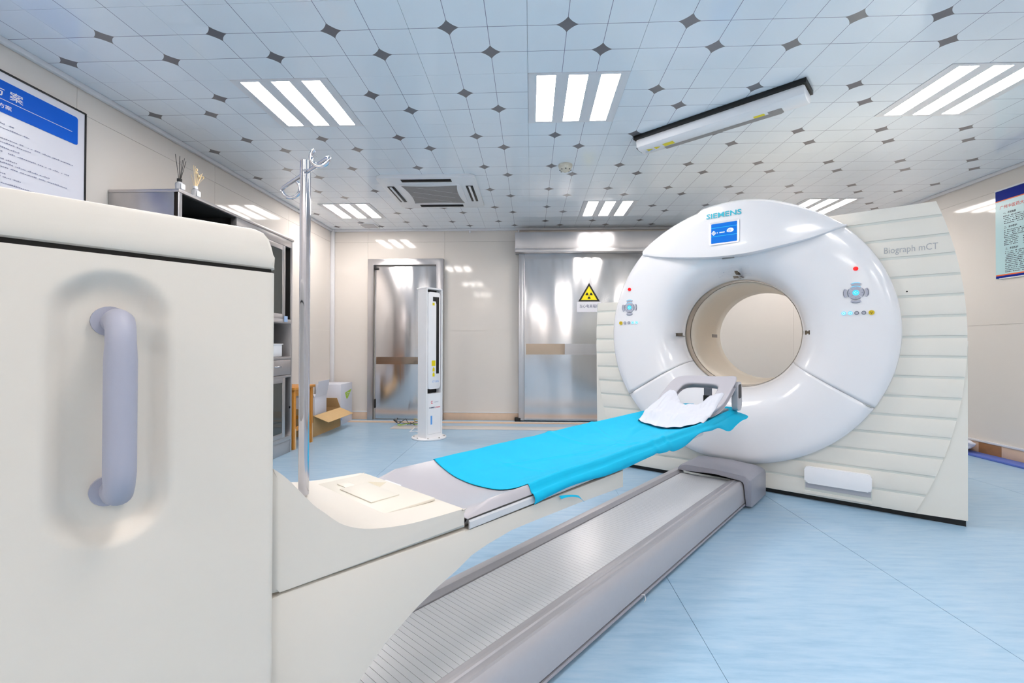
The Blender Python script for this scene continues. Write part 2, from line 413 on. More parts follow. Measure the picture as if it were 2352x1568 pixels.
# ------------------------------------------------------------------ ceiling fittings
def ceiling_lamp(c, r, label):
    x, y = GX+.2*c+.3, GY+.2*r+.3
    t = thing('ceiling_light', label, 'light', (x, y, ZC), 0, 'three strip ceiling lights')
    bm = bmesh.new()
    for x0, x1 in ((-.299, -.246), (-.134, -.056), (.056, .134), (.246, .299)): add_box(bm, (x0, -.299, -.004), (x1, .299, .012))
    for x0, x1 in ((-.246, -.134), (-.056, .056), (.134, .246)):
        for y0, y1 in ((-.299, -.278), (.278, .299)): add_box(bm, (x0, y0, -.004), (x1, y1, .012))
    fin(bm, 'frame', WHITE_TRIM, t)
    for k in (-1, 0, 1):
        prism('diffuser', rrect(k*.19-.056, k*.19+.056, -.278, .278, .022), 2, -.0025, .008, LAMPM, t)
    return t
LL = ['square three strip ceiling light nearest the steel cabinet side, above the infusion pole', 'square three strip ceiling light beside the laser projector, middle of the near row',
      'square three strip ceiling light above the right wall poster', 'square three strip ceiling light in the back left corner, next to the small vent',
      'square three strip ceiling light over the sliding steel door', 'ceiling light mostly hidden behind the top of the round scanner']
for (c, r), l in zip(LIGHTS, LL): ceiling_lamp(c, r, l)
for (c, r), l in zip(ADDED_BACKL, ('first row left', 'first row middle', 'first row right', 'second row left', 'second row middle', 'second row right')): ceiling_lamp(c, r, 'unseen ceiling light added for brightness behind the viewpoint, %s' % l)
# air conditioning cassette
ac = thing('air_conditioner', 'square white ceiling air conditioner with grey intake grille', 'air conditioner', (-1.0, 4.70, ZC))
prism('panel', rrect(-.47, .47, -.47, .47, .05), 2, -.032, 0, WHITE, ac, bev=.008)
prism('intake_frame', rrect(-.31, .31, -.31, .31, .06), 2, -.040, -.031, WHITE, ac, bev=.004)
ig = grid('intake_grille', 13, 13, lambda u, v: ((u-.5)*.5*(1+.10*(2*v-1)**2), (v-.5)*.5*(1+.1*(2*u-1)**2), -.0415), GRILLE, ac)
for k in (-.14, 0, .14):
    box('grille_rib', (-.22, k-.0015, -.0428), (.22, k+.0015, -.0417), WHITE_TRIM, ac, xf=Matrix.Rotation(.45, 4, 'Z'))
for a, nm in ((0, 1), (PI/2, 1), (PI, 1), (3*PI/2, 1)):
    R_ = Matrix.Rotation(a, 4, 'Z')
    lo = box('louvre', (-.24, -.425, -.036), (.24, -.355, -.031), BLACK, ac, bev=.004, xf=R_)
    box('blade', (-.235, -.402, -.043), (.235, -.380, -.035), WHITE if a in (PI/2, 3*PI/2) else BLACK, lo, bev=.002, xf=R_)
# small vent
vt = thing('ceiling_vent', 'small grey air vent in the ceiling near the back left corner', 'vent', (-2.16, 6.02, ZC))
box('frame', (-.11, -.11, -.012), (.11, .11, 0), WHITE, vt, bev=.003)
box('opening', (-.09, -.09, -.014), (.09, .09, -.011), GRILLE, vt)
for k in range(5): box('slat', (-.088, -.075+k*.035, -.018), (.088, -.062+k*.035, -.0135), WHITE_TRIM, vt)
# smoke detector
sd = thing('smoke_detector', 'small round white smoke detector on the patterned ceiling', 'detector', (.30, 4.06, ZC))
IV = mat('ivory_plastic', 'ded6c6', .4)
lathe_z('base', [(.062, 0), (.064, -.008), (.06, -.022)], IV, sd)
lathe_z('sensor_head', [(.058, -.022), (.05, -.045), (.03, -.056), (.008, -.058)], IV, sd)
for a in range(8):
    disc('vent_slot', (.047*math.cos(a*PI/4), .047*math.sin(a*PI/4), -.050), .006, 2, .006, BLACK, sd, n=8)
# laser projector on the ceiling
pj = thing('laser_projector', 'long white laser projector with yellow stickers hanging from the ceiling', 'projector', (1.267, 3.23, 2.6), math.radians(-41))
prof = [(-.085, -.012), (-.088, -.035), (-.078, -.066), (-.045, -.082), (.05, -.082), (.078, -.068), (.09, -.045), (.085, -.012)]
prism('mounting_plate', [(-.56, -.105), (.57, -.105), (.57, .09), (-.56, .09)], 2, -.012, .018, BLACK, pj, bev=.003)
prism('housing', prof, 0, -.55, .56, WHITE, pj, bev=.012)
wx = frame((0, 0, -.0825), (1, 0, 0), (0, -1, 0))
wn = flat('laser_window', [(-.37, -.062), (.40, -.062), (.42, -.05), (.42, .02), (.34, .02), (.34, -.015), (-.37, -.015)], wx, GRILLE, pj)
flat('warning_sticker', [(-.36, -.008), (-.28, -.008), (-.28, .040), (-.36, .040)], wx, YSTICK, pj)
flat('warning_sticker', [(-.43, -.012), (-.385, .010), (-.43, .034)], wx, YSTICK, pj)
flat('warning_sticker', [(-.49, -.012), (-.445, .010), (-.49, .034)], wx, YSTICK, pj)
flat('warning_sticker', [(.255, -.012), (.32, -.012), (.32, .018), (.255, .018)], wx, YSTICK, pj)
text('lettering', 'CT SIM+', wx, BLUEINK, pj, -.515, -.44, -.02, .02)
box('end_bracket', (-.575, -.03, -.055), (-.53, .05, .0), BLACK, pj, bev=.008)
for k in range(3): tube('cable', [(-.56, .0+k*.02, -.01), (-.59, .01+k*.02, -.03), (-.575, .03+k*.02, -.05)], .006, BLACK, pj, n=6)

# ------------------------------------------------------------------ scanner gantry
A = Vector((2.442, 2.682, 0)); dv = Vector((.8072, -.5902, 0))
gt = thing('scanner_gantry', 'large white ring shaped scanner with round bore and striped cream side wings', 'scanner', A-1.155*dv, math.atan2(dv.y, dv.x))
XC, ZG, RO = -.052, 1.118, .934
ARC = [(.03, .933), (.21, 1.0), (.511, 1.085), (.763, 1.145), (1.106, 1.162), (1.453, 1.125), (1.70, 1.072), (1.862, 1.036)]
def arc_x(z):
    if z <= ARC[0][0]: return ARC[0][1]
    for (a, x), (b, y) in zip(ARC, ARC[1:]):
        if z <= b:
            t = (z-a)/(b-a); return x+(y-x)*t
    return ARC[-1][1]
# smooth the measured arc with a circle through three points
def circ3(p, q, r):
    ax, ay, bx, by, cx_, cy_ = *p, *q, *r
    d = 2*(ax*(by-cy_)+bx*(cy_-ay)+cx_*(ay-by))
    ux = ((ax*ax+ay*ay)*(by-cy_)+(bx*bx+by*by)*(cy_-ay)+(cx_*cx_+cy_*cy_)*(ay-by))/d
    uy = ((ax*ax+ay*ay)*(cx_-bx)+(bx*bx+by*by)*(ax-cx_)+(cx_*cx_+cy_*cy_)*(bx-ax))/d
    return ux, uy, math.hypot(ax-ux, ay-uy)
CX_, CZ_, CR_ = circ3((.933, .03), (1.162, 1.08), (1.036, 1.862))
def arc_x(z): return CX_+math.sqrt(max(0, CR_**2-(z-CZ_)**2))
TOPR, TOPL, BOT = 1.862, 1.392, .034
# housing: union of disc and the two wings, with the bore through it
def radial(th):
    c, s = math.cos(th), math.sin(th); best = RO-.03
    def ray_poly(poly):
        m_ = 0
        for (x1, z1), (x2, z2) in zip(poly, poly[1:]+poly[:1]):
            ex, ez = x2-x1, z2-z1; den = c*ez-s*ex
            if abs(den) < 1e-9: continue
            t = ((x1-XC)*ez-(z1-ZG)*ex)/den; u = ((x1-XC)*s-(z1-ZG)*c)/den
            if t > 0 and -1e-6 <= u <= 1+1e-6: m_ = max(m_, t)
        return m_
    return max(best, ray_poly(RW), ray_poly(LW))
RW = [(-.3, BOT)]+[(arc_x(z), z) for z in (BOT, .15, .3, .45, .6, .75, .9, 1.0)]+[(1.162, 1.08)]+[(arc_x(z), z) for z in (1.2, 1.3, 1.4, 1.5, 1.6, 1.7, 1.8, TOPR)]+[(-.2, TOPR)]
LW = [(.1, BOT)]+[(-arc_x(z), z) for z in (BOT, .15, .3, .45, .6, .75, .9, 1.0)]+[(-1.161, 1.1), (-1.155, TOPL), (-.1, TOPL)]
def ring_solid(name, m, parent, y0, y1, rin, nseg=360):
    bm = bmesh.new(); V = []
    for k in range(nseg):
        th = 2*PI*k/nseg; c, s = math.cos(th), math.sin(th); ro = radial(th)
        V.append([bm.verts.new((XC+r*c, y, ZG+r*s)) for r, y in ((rin, y0), (ro, y0), (ro, y1), (rin, y1))])
    for k in range(nseg):
        a, b = V[k], V[(k+1) % nseg]
        for q in range(3): bm.faces.new((a[q], b[q], b[q+1], a[q+1]))
    return fin(bm, name, m, parent, angle=25)
ring_solid('housing', GROOVE, gt, .004, 1.30, .70)
box('plinth', (-1.155, .035, 0), (1.155, 1.28, BOT+.002), BLACK, gt)
# wing panels between the stripes
STR = [.028, .145, .26, .375, .491, .605, .721, .84, .959, 1.075, 1.196, 1.316, 1.433, 1.551, 1.664, 1.777, TOPR+.008]
def cov(z, r=RO-.014):
    d = r*r-(z-ZG)**2; return math.sqrt(d) if d > 0 else None
for z0, z1 in zip(STR, STR[1:]):
    a, b = z0+.0075, z1-.0075
    zs = [a+(b-a)*k/6 for k in range(7)]
    for side in (1, -1):
        if side < 0 and a > TOPL-.02: continue
        zz = zs if side > 0 else [min(z, TOPL) for z in zs]
        def inner(z):
            c = cov(z); return (XC+side*c) if c else XC
        poly = [(inner(z), z) for z in zz]+[((arc_x(z) if side > 0 else -arc_x(z)), z) for z in reversed(zz)]
        if a < .19 and b > .19:
            pass
        try: prism('wing_panel', poly, 1, .0005, .0045, WING, gt, bev=.001)
        except Exception: pass
# front cover, turned about the bore axis: (y, r)
PROF = [(.04, .905), (.022, .930), (-.012, .935), (-.036, .928), (-.054, .905), (-.064, .87), (-.068, .80), (-.068, .72), (-.064, .655), (-.054, .60), (-.036, .55), (-.008, .505), (.03, .467), (.08, .437), (.14, .415), (.205, .405)]
def yface(r):
    for (y0, r0), (y1, r1) in zip(PROF[4:], PROF[5:]):
        if r <= r0 and r >= r1: return y0+(y1-y0)*(r0-r)/(r0-r1)
    return -.066
def smooth_prof(P, k=4):
    out = []
    for i in range(len(P)-1):
        p0, p1, p2, p3 = P[max(i-1, 0)], P[i], P[i+1], P[min(i+2, len(P)-1)]
        for j in range(k):
            t = j/k
            out.append(tuple(.5*(2*b+(c-a)*t+(2*a-5*b+4*c-d)*t*t+(3*b-a-3*c+d)*t**3) for a, b, c, d in zip(p0, p1, p2, p3)))
    out.append(P[-1]); return out
SP = smooth_prof(PROF, 3)
def sector(name, a0, a1, prof, m, n, thick=.004):
    A0, A1 = math.radians(a0), math.radians(a1)
    def f(u, v):
        th = A0+(A1-A0)*u; k = min(len(prof)-1, int(round(v*(len(prof)-1)))); y, r = prof[k]
        return (XC+r*math.cos(th), y, ZG+r*math.sin(th))
    return grid(name, n, len(prof), f, m, gt, thick=thick)
sector('front_cover', -30.7, 212.2, SP, GW, 150)
sector('lower_cover', 212.55, 329.1, SP, GW, 74)
# dark line behind the cover joints
tube('cover_joint', [(XC+r*math.cos(math.radians(212.45)), yface(r)+.006, ZG+r*math.sin(math.radians(212.45))) for r in (.92, .8, .7, .6, .5, .43)], .004, GREYL, gt, n=6)
tube('cover_joint', [(XC+r*math.cos(math.radians(-30.85)), yface(r)+.006, ZG+r*math.sin(math.radians(-30.85))) for r in (.92, .8, .7, .6, .5, .43)], .004, GREYL, gt, n=6)
# bore
def cyl(name, r0, r1, y0, y1, m, n=96):
    return grid(name, n, 6, lambda u, v: (XC+(r0+(r1-r0)*v)*math.cos(2*PI*u), y0+(y1-y0)*v, ZG+(r0+(r1-r0)*v)*math.sin(2*PI*u)), m, gt, closed_u=True, thick=.002)
cyl('scan_window', .404, .402, .205, .32, MYLAR)
cyl('bore_liner', .400, .395, .321, 1.20, BORE)
cyl('rear_flare', .396, .43, 1.20, 1.31, BORE)
box('window_mark', (XC-.397, .92, 1.10), (XC-.393, 1.10, 1.13), GRILLE, gt)
# visor: raised hood over the bore with the display in it
VC = [(-.73, 1.752), (-.60, 1.717), (-.424, 1.687), (-.17, 1.658), (.0, 1.656), (.116, 1.664), (.399, 1.708), (.506, 1.737), (.63, 1.782)]
def vz(x):
    P = VC
    for i in range(len(P)-1):
        if x <= P[i+1][0] or i == len(P)-2:
            p0, p1, p2, p3 = P[max(i-1, 0)], P[i], P[i+1], P[min(i+2, len(P)-1)]
            t = (x-p1[0])/(p2[0]-p1[0]); m1 = (p2[1]-p0[1])/(p2[0]-p0[0])*(p2[0]-p1[0]); m2 = (p3[1]-p1[1])/(p3[0]-p1[0])*(p2[0]-p1[0])
            return (2*t**3-3*t*t+1)*p1[1]+(t**3-2*t*t+t)*m1+(-2*t**3+3*t*t)*p2[1]+(t**3-t*t)*m2
def voff(x):
    t = (x+.05)/.66; return .002+.052*max(0, 1-t*t)**.8
XV0, XV1 = -.71, .62
def vtop(x): return ZG+math.sqrt(max(.0001, (RO+.002)**2-(x-XC)**2))
def bumpz(x): return .016*ss(-.285, -.245, x)*(1-ss(.05, .5, x))
def visor(u, v):
    x = XV0+(XV1-XV0)*u; zb, zt = vz(x), vtop(x)+bumpz(x); zt = max(zt, zb+.004); o = voff(x); H = zt-zb
    steps = [(-.03, zb), (-.064-o*.55, zb), (-.067-o*.95, zb+min(.006, H*.1))]
    for k in range(1, 9):
        t = k/9; steps.append((-.068-o*(1-.25*t*t), zb+.006+(H-.006-.05*min(1, H/.3))*t))
    e = .05*min(1, H/.3)
    for k in range(1, 6):
        a = k/5*PI/2; steps.append((-.068-o*.75+(.06+o*.75+.03)*(1-math.cos(a)), zt-e+e*math.sin(a)))
    steps.append((.035, zt-.001))
    return (x, *steps[min(len(steps)-1, int(round(v*(len(steps)-1))))])
grid('visor', 90, 17, visor, GW, gt, angle=40)
def vface(x, z): return -.068-voff(x)*(1-.25*((z-vz(x))/(vtop(x)-vz(x)))**2)
def vframe(x, z):
    e = .02; tx = (vface(x+e, z)-vface(x-e, z))/(2*e); tz = (vface(x, z+e)-vface(x, z-e))/(2*e)
    r = Vector((1, tx, 0)).normalized(); n = Vector((tx, -1, tz)).normalized(); up = n.cross(r).normalized()
    return frame((x, vface(x, z), z), r, up)
sf = vframe(-.085, 1.827)
bm = bmesh.new()
o1 = rrect(-.10, .10, -.083, .083, .012); o2 = rrect(-.087, .087, -.071, .071, .006)
for (A1, z1, B1, z2) in ((o1, .0, o1, .006), (o1, .006, o2, .002)):
    va = [bm.verts.new(sf @ Vector((x, y, z1))) for x, y in A1]; vb = [bm.verts.new(sf @ Vector((x, y, z2))) for x, y in B1]
    for i in range(len(va)): bm.faces.new((va[i], va[(i+1) % len(va)], vb[(i+1) % len(va)], vb[i]))
fin(bm, 'screen_bezel', GW, gt, angle=35)
scr = flat('display_screen', rrect(-.087, .087, -.071, .071, .004), sf, SCREEN, gt, .002)
for y in (.039, -.022): flat('screen_line', [(-.085, y), (.086, y), (.086, y+.003), (-.085, y+.003)], sf, SCRL, scr, .0026)
def icon(poly, m=SCRI, dz=.0028): flat('screen_icon', poly, sf, m, scr, dz)
for s in (1, -1): icon([(-.081, .004+s*.007), (-.057, .004+s*.007), (-.069, .004+s*.017)])
for k in range(4): icon([(-.083+k*.008, 0), (-.078+k*.008, 0), (-.078+k*.008, .008), (-.083+k*.008, .008)])
icon([(-.049, .004), (-.042, .010), (-.042, -.002)]); icon([(.006, .004), (-.001, .010), (-.001, -.002)])
for k in range(5): icon([(-.030+k*.0055, 0), (-.026+k*.0055, 0), (-.026+k*.0055, .007), (-.030+k*.0055, .007)])
icon([(.042+.022*math.cos(t/16*2*PI)*(1.2 if math.cos(t/16*2*PI) < 0 and math.sin(t/16*2*PI) < 0 else 1), .012+.015*math.sin(t/16*2*PI)) for t in range(16)])
for r_, mm, dz in ((.0115, SCREEN, .0031), (.009, SCRI, .0034), (.0065, SCREEN, .0037), (.0035, SCRI, .004)):
    icon([(.037+r_*math.cos(t/16*2*PI), .010+r_*math.sin(t/16*2*PI)) for t in range(16)], mm, dz)
lf_ = vframe(-.09, 1.958)
lt_ = text('lettering', 'SIEMENS', Matrix.Identity(4), TEAL, gt, -.206, .028, 1.941, .037, bold=.012)
for v in lt_.data.vertices: v.co = (v.co.x, vface(v.co.x, v.co.y)-.003, v.co.y)
# slot under the visor, microphone dots, laser ports
box('visor_slot', (-.11, -.072, 1.648), (-.03, -.058, 1.654), GRILLE, gt)
def fpt(x, z, lift=.0015):
    r = math.hypot(x-XC, z-ZG); return Vector((x, yface(r)-lift, z))
bm = bmesh.new()
for i in range(27):
    for j in range(10):
        x = -.168+i*.0083; z = 1.542+j*.0072+.012*(1-((x+.06)/.11)**2)-.012
        p = fpt(x, z, .0025); q = .0013
        bm.faces.new([bm.verts.new(p+Vector(d)) for d in ((-q, 0, -q), (q, 0, -q), (q, 0, q), (-q, 0, q))])
mg = fin(bm, 'microphone_grille', KEY, gt); mg['kind'] = 'stuff'
def port(name, pts, m): 
    bm = bmesh.new(); n = len(pts)
    L_ = [[bm.verts.new(fpt(x, z, .0025)) for x, z in row] for row in pts]
    for a, b in zip(L_, L_[1:]):
        for i in range(len(a)-1): bm.faces.new((a[i], a[i+1], b[i+1], b[i]))
    return fin(bm, name, m, gt, smooth=True)
port('laser_port', [[(-.062+.03*v-.001*0, 1.572-.072*v), (-.030+.03*v, 1.572-.072*v)] for v in [k/8 for k in range(9)]], AMBER)
port('laser_port', [[(-.47+.078*k/6, 1.094), (-.47+.078*k/6, 1.118)] for k in range(7)], AMBER)
port('laser_port', [[(.363+.05*k/6, 1.098), (.363+.05*k/6, 1.126)] for k in range(7)], AMBER)
disc('sensor_dot', fpt(-.128, 1.568, .003), .005, 1, .003, KEY, gt)
# control panels
def annulus(r0, r1, a0, a1, c, n=8):
    o = [(c[0]+r1*math.cos(math.radians(a0+(a1-a0)*k/n)), c[1]+r1*math.sin(math.radians(a0+(a1-a0)*k/n))) for k in range(n+1)]
    i = [(c[0]+r0*math.cos(math.radians(a1+(a0-a1)*k/n)), c[1]+r0*math.sin(math.radians(a1+(a0-a1)*k/n))) for k in range(n+1)]
    return o+i
def control_panel(cx_, cz_, mirror):
    p = part_empty('control_panel', gt, (cx_, 0, cz_))
    y = yface(math.hypot(cx_-XC, cz_-ZG)); xf = frame((0, y, 0), (1, 0, 0), (0, 0, 1))
    xf = xf @ Matrix.Rotation(0, 4, 'X')
    sgn = -1 if mirror else 1
    flat('stop_button', [(.0135*math.cos(k/20*2*PI), .149+.0125*math.sin(k/20*2*PI)) for k in range(20)], xf, RED, p, -.006, .012)
    flat('centre_button', [(.0165*math.cos(k/24*2*PI), .0165*math.sin(k/24*2*PI)) for k in range(24)], xf, BLUEL, p, -.006, .0115)
    for dx, dy in ((.007, 0), (-.007, 0), (0, .007), (0, -.007)):
        flat('button_symbol', [(dx-.003, dy), (dx, dy-.003), (dx+.003, dy), (dx, dy+.003)], xf, BLUEW, p, .0058)
    for a in (0, 90, 180, 270):
        lit = a == 90
        flat('ring_key', annulus(.0195, .042, a-42, a+42, (0, 0)), xf, KEY, p, -.006, .011)
        flat('key_rim', annulus(.0395, .0425, a-34, a+34, (0, 0)), xf, BLUEL if lit else KEYD, p, .0054)
        flat('outer_key', annulus(.048, .063, a-26, a+26, (0, 0)), xf, KEY, p, -.006, .011)
        flat('key_rim', annulus(.0605, .0635, a-20, a+20, (0, 0)), xf, BLUEL if lit else KEYD, p, .0054)
        c, s = math.cos(math.radians(a)), math.sin(math.radians(a))
        flat('button_symbol', [(.032*c-.003, .032*s-.001), (.032*c+.003, .032*s-.001), (.032*c+.003, .032*s+.001), (.032*c-.003, .032*s+.001)], xf, BLUEL if lit else KEYD, p, .0058)
    xs = (-.061, -.028, .004, .039, .076)
    ms = (BLUEW, BLUEW, KEY, KEY, YEL)
    for k, (x, m_) in enumerate(zip(xs, ms)):
        r_ = .0145 if m_ is YEL else .0115
        flat('round_button', [(sgn*x+r_*math.cos(q/20*2*PI), -.125+r_*math.sin(q/20*2*PI)) for q in range(20)], xf, m_, p, -.008, .013)
        if m_ is KEY: flat('key_rim', annulus(.0085, .0115, 0, 360, (sgn*x, -.125), 20), xf, KEYD, p, .0054)
        if m_ is BLUEW: flat('key_rim', annulus(.0085, .0118, 0, 360, (sgn*x, -.125), 20), xf, BLUEL, p, .0054)
        if m_ is BLUEW: flat('button_symbol', [(sgn*x-.004, -.128), (sgn*x+.004, -.128), (sgn*x+.004, -.122), (sgn*x-.004, -.122)], xf, BLUEL, p, .0056)
        if m_ is YEL:
            for a in (30, 150, 270): flat('button_symbol', annulus(.002, .0065, a-28, a+28, (sgn*x, -.125), 4), xf, BLACK, p, .0056)
control_panel(.663, 1.35, False)
control_panel(-.822, 1.333, True)
wf = frame((0, -.0003, 0), (1, 0, 0), (0, 0, 1))
text('lettering', 'Biograph mCT', wf, GREYL, gt, .800, 1.043, 1.572, .05)
# step flap low on the right wing
fp = prism('step_flap', rrect(.385, .737, .12, .228, .02), 1, -.03, .002, WHITE, gt, bev=.008)
rc = box('flap_recess', (.385, -.006, .052), (.737, .0, .122), GROOVE, gt)
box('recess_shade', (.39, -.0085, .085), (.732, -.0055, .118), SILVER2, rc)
box('recess_sill', (.385, -.0095, .048), (.737, -.0055, .066), WING, rc)
disc('screw_hole', (.905, -.0005, 1.347), .005, 1, .002, BLACK, gt, n=10)
# lower corners beside the wings
for s in (1, -1):
    bm = bmesh.new(); cols = []
    for k in range(22):
        z = .034+(1.05-.034)*k/21; cols.append([bm.verts.new(p) for p in ((s*(arc_x(z)-.03), .012, z), (s*(arc_x(z)+.004), .0065, z), (s*1.1625, .006+.11*max(0, 1.161-arc_x(z)), z), (s*1.1625, 1.30, z))])
    for a_, b_ in zip(cols, cols[1:]):
        for q in range(3): bm.faces.new((a_[q], a_[q+1], b_[q+1], b_[q]))
    bm.faces.new([cols[0][q] for q in range(4)])
    fin(bm, 'corner_skirt', WING, gt, angle=20)

# ------------------------------------------------------------------ patient table (built in table coordinates q, t, z)
TH = math.radians(39.5); tv = Vector((math.sin(TH), math.cos(TH), 0)); rv = Vector((math.cos(TH), -math.sin(TH), 0))
def tw(q, t, z=0): return rv*q+tv*t+Vector((0, 0, z))
def tthing(name, label, cat, q, t, z=0):
    global OFF
    o = thing(name, label, cat, tw(q, t, z), -TH); OFF = Vector((-q, -t, -z)); return o
tb = tthing('patient_table', 'cream scanner couch with a tall foot end, grey pad and sliding pallet', 'couch', -1.09, .8)
# foot end tower: swept wall with the handle recess pressed into its side
QF, QB, T0, T1 = -.82, -1.36, -.42, .3125
path = []
for k in range(131): path.append((QF, T0+(T1-.012-T0)*k/130, 1))
for k in range(1, 9):
    a = k/8*PI/2; path.append((QF-.012+.012*math.cos(a), T1-.012+.012*math.sin(a), 0))
path += [(QF-.1, T1, 0), (QB+.012, T1, 0), (QB, T1-.012, 0), (QB, T0, 0), (QB+.01, T0-.005, 0), (QF-.01, T0-.005, 0)]
def tower(u, v):
    q, t, f = path[min(len(path)-1, int(round(u*(len(path)-1))))]; z = .17+(1.142-.17)*v
    if f:
        zc = max(.812, min(1.055, z)); d = math.hypot(t-.101, z-zc)
        q -= .018*(1-ss(.040, .068, d))
    return (q, t, z)
bm = bmesh.new(); NV = 225; NP = len(path)
VV = [[bm.verts.new(tower(i/(NP-1), j/(NV-1))) for j in range(NV)] for i in range(NP)]
for i in range(NP):
    for j in range(NV-1):
        bm.faces.new((VV[i][j], VV[(i+1) % NP][j], VV[(i+1) % NP][j+1], VV[i][j+1]))
bm.faces.new([VV[i][NV-1] for i in range(NP)])
fin(bm, 'foot_end_cover', CREAM, tb, angle=60)
prism('seam_gasket', [(T0+.01, 1.138), (T1-.006, 1.138), (T1-.006, 1.154), (T0+.01, 1.154)], 0, QB+.006, QF-.006, DARK, tb)
prism('foot_end_cap', [(T0-.005, 1.151), (T1-.001, 1.1485), (T1-.003, 1.168), (T1-.006, 1.186), (T1-.011, 1.199), (T1-.019, 1.208), (T1-.034, 1.2125), (T0-.005, 1.206)], 0, QB, QF+.001, CREAM, tb, bev=.007)
hp = [(-.850, 1.050), (-.815, 1.0525), (-.800, 1.050), (-.792, 1.040), (-.790, 1.022)]
hp = [(q, .106, z) for q, z in hp]+[(-.790, .106, 1.022-.172*k/8) for k in range(1, 9)]+[(q, .106, 1.872-z) for q, z in reversed(hp[:-1])]
hd = tube('grab_handle', hp, [.0165]*5+[.0178]*8+[.0165]*4, HANDLE, tb, n=20)
disc('handle_foot', (-.8395, .100, 1.052), .0205, 0, .008, HANDLE, hd); disc('handle_foot', (-.8395, .100, .82), .0205, 0, .008, HANDLE, hd)
# upper pedestal cover with its swoop
SW = [(.318, .805), (.330, .795), (.345, .780), (.364, .757), (.393, .721), (.415, .700), (.444, .673), (.475, .655), (.511, .642), (.56, .631), (.619, .623), (.70, .618), (.765, .615), (.772, .612), (.776, .604)]
SW = [SW[0]]+[tuple(p) for p in smooth_prof(SW, 3)][1:]
prism('pedestal_cover', SW+[(.777, .566), (.333, .582), (.318, .582)], 0, -1.33, -.85, CREAM, tb, bev=.009, angle=38)
LOWP = [(.318, .17), (.318, .574), (.335, .577), (.777, .560), (.80, .552), (1.587, .549), (1.587, .482), (1.30, .498), (1.053, .506), (.95, .508), (.854, .503), (.80, .490), (.749, .470), (.69, .452), (.632, .430), (.55, .388), (.483, .342), (.445, .30), (.42, .25), (.405, .19), (.40, .17)]
prism('pedestal', LOWP, 0, -1.33, -.852, CREAM, tb, bev=.004, angle=38)
cpl = box('cover_plate', (-1.285, .588, .6165), (-.945, .757, .6245), CREAM2, tb, bev=.003)
box('latch', (-1.19, .622, .6245), (-1.03, .705, .6275), CREAM2, cpl, bev=.001)
box('latch', (-1.24, .640, .6245), (-1.192, .668, .6268), CREAM2, cpl, bev=.001)
prism('finger_recess', [(-1.20, .712), (-1.13, .708), (-1.155, .745)], 2, .6235, .6249, mat('recess_beige', 'cfc5ae', .6), cpl)
flat('type_sticker', [(-1.20, .762), (-1.12, .762), (-1.12, .774), (-1.20, .774)], frame((0, 0, .6165), (1, 0, 0), (0, 1, 0)), WHITE, tb)
# pallet
QC, HW, TE = -1.083, .228, 3.17
def hw(t): return HW if t < 2.45 else HW*(1-.30*((t-2.45)/(TE-2.45))**2)*math.sqrt(max(.02, 1-max(0, (t-(TE-.16))/.1601)**2.5))
def zt(u): return .562+.050*abs(u)**2.4        # trough: height of the pad across the couch
TS = [.79, 1.2, 1.8, 2.4]+[2.45+.68*k/24 for k in range(25)]
def pallet(u, v):
    t = TS[min(len(TS)-1, int(round(v*(len(TS)-1))))]; w_ = hw(t)*(1-.09*ss(2.55, 2.75, t))
    if u <= .5:
        s = -1+4*u; return (QC+s*w_, t, .5555+.030*abs(s)**3)
    s = 1-4*(u-.5); rise = max(0, (t-2.7)/(TE-2.7))
    return (QC+s*w_*.97, t, .553-.018*(1-abs(s))*rise+.006*abs(s)**6)
grid('pallet', 48, len(TS), pallet, PALLET, tb, closed_u=True, angle=60)
for s in (1, -1):
    prism('pallet_rail', [(QC+s*(HW+.001), .556), (QC+s*(HW+.006), .560), (QC+s*(HW+.006), .576), (QC+s*(HW+.001), .580)], 1, .79, 2.43, PALLET, tb)
# grey pad
def pad(u, v):
    t = .785+(2.78-.785)*v; k = ss(.785, .80, t)
    if u <= .7:
        s = -1+2*u/.7; e = abs(s)
        z = zt(min(1, e*1.06)) if e < .93 else zt(1)-.026*((e-.93)/.07)**2
        return (QC+s*(hw(t)+.003-.006*ss(2.5, 2.6, t)), t, z*k+.585*(1-k))
    s = 1-2*(u-.7)/.3; return (QC+s*(hw(t)+.001-.006*ss(2.5, 2.6, t)), t, .557+.029*abs(s)**3)
grid('mattress', 90, 24, pad, GREY, tb, closed_u=True, angle=70)
OFF = Vector((0, 0, 0))
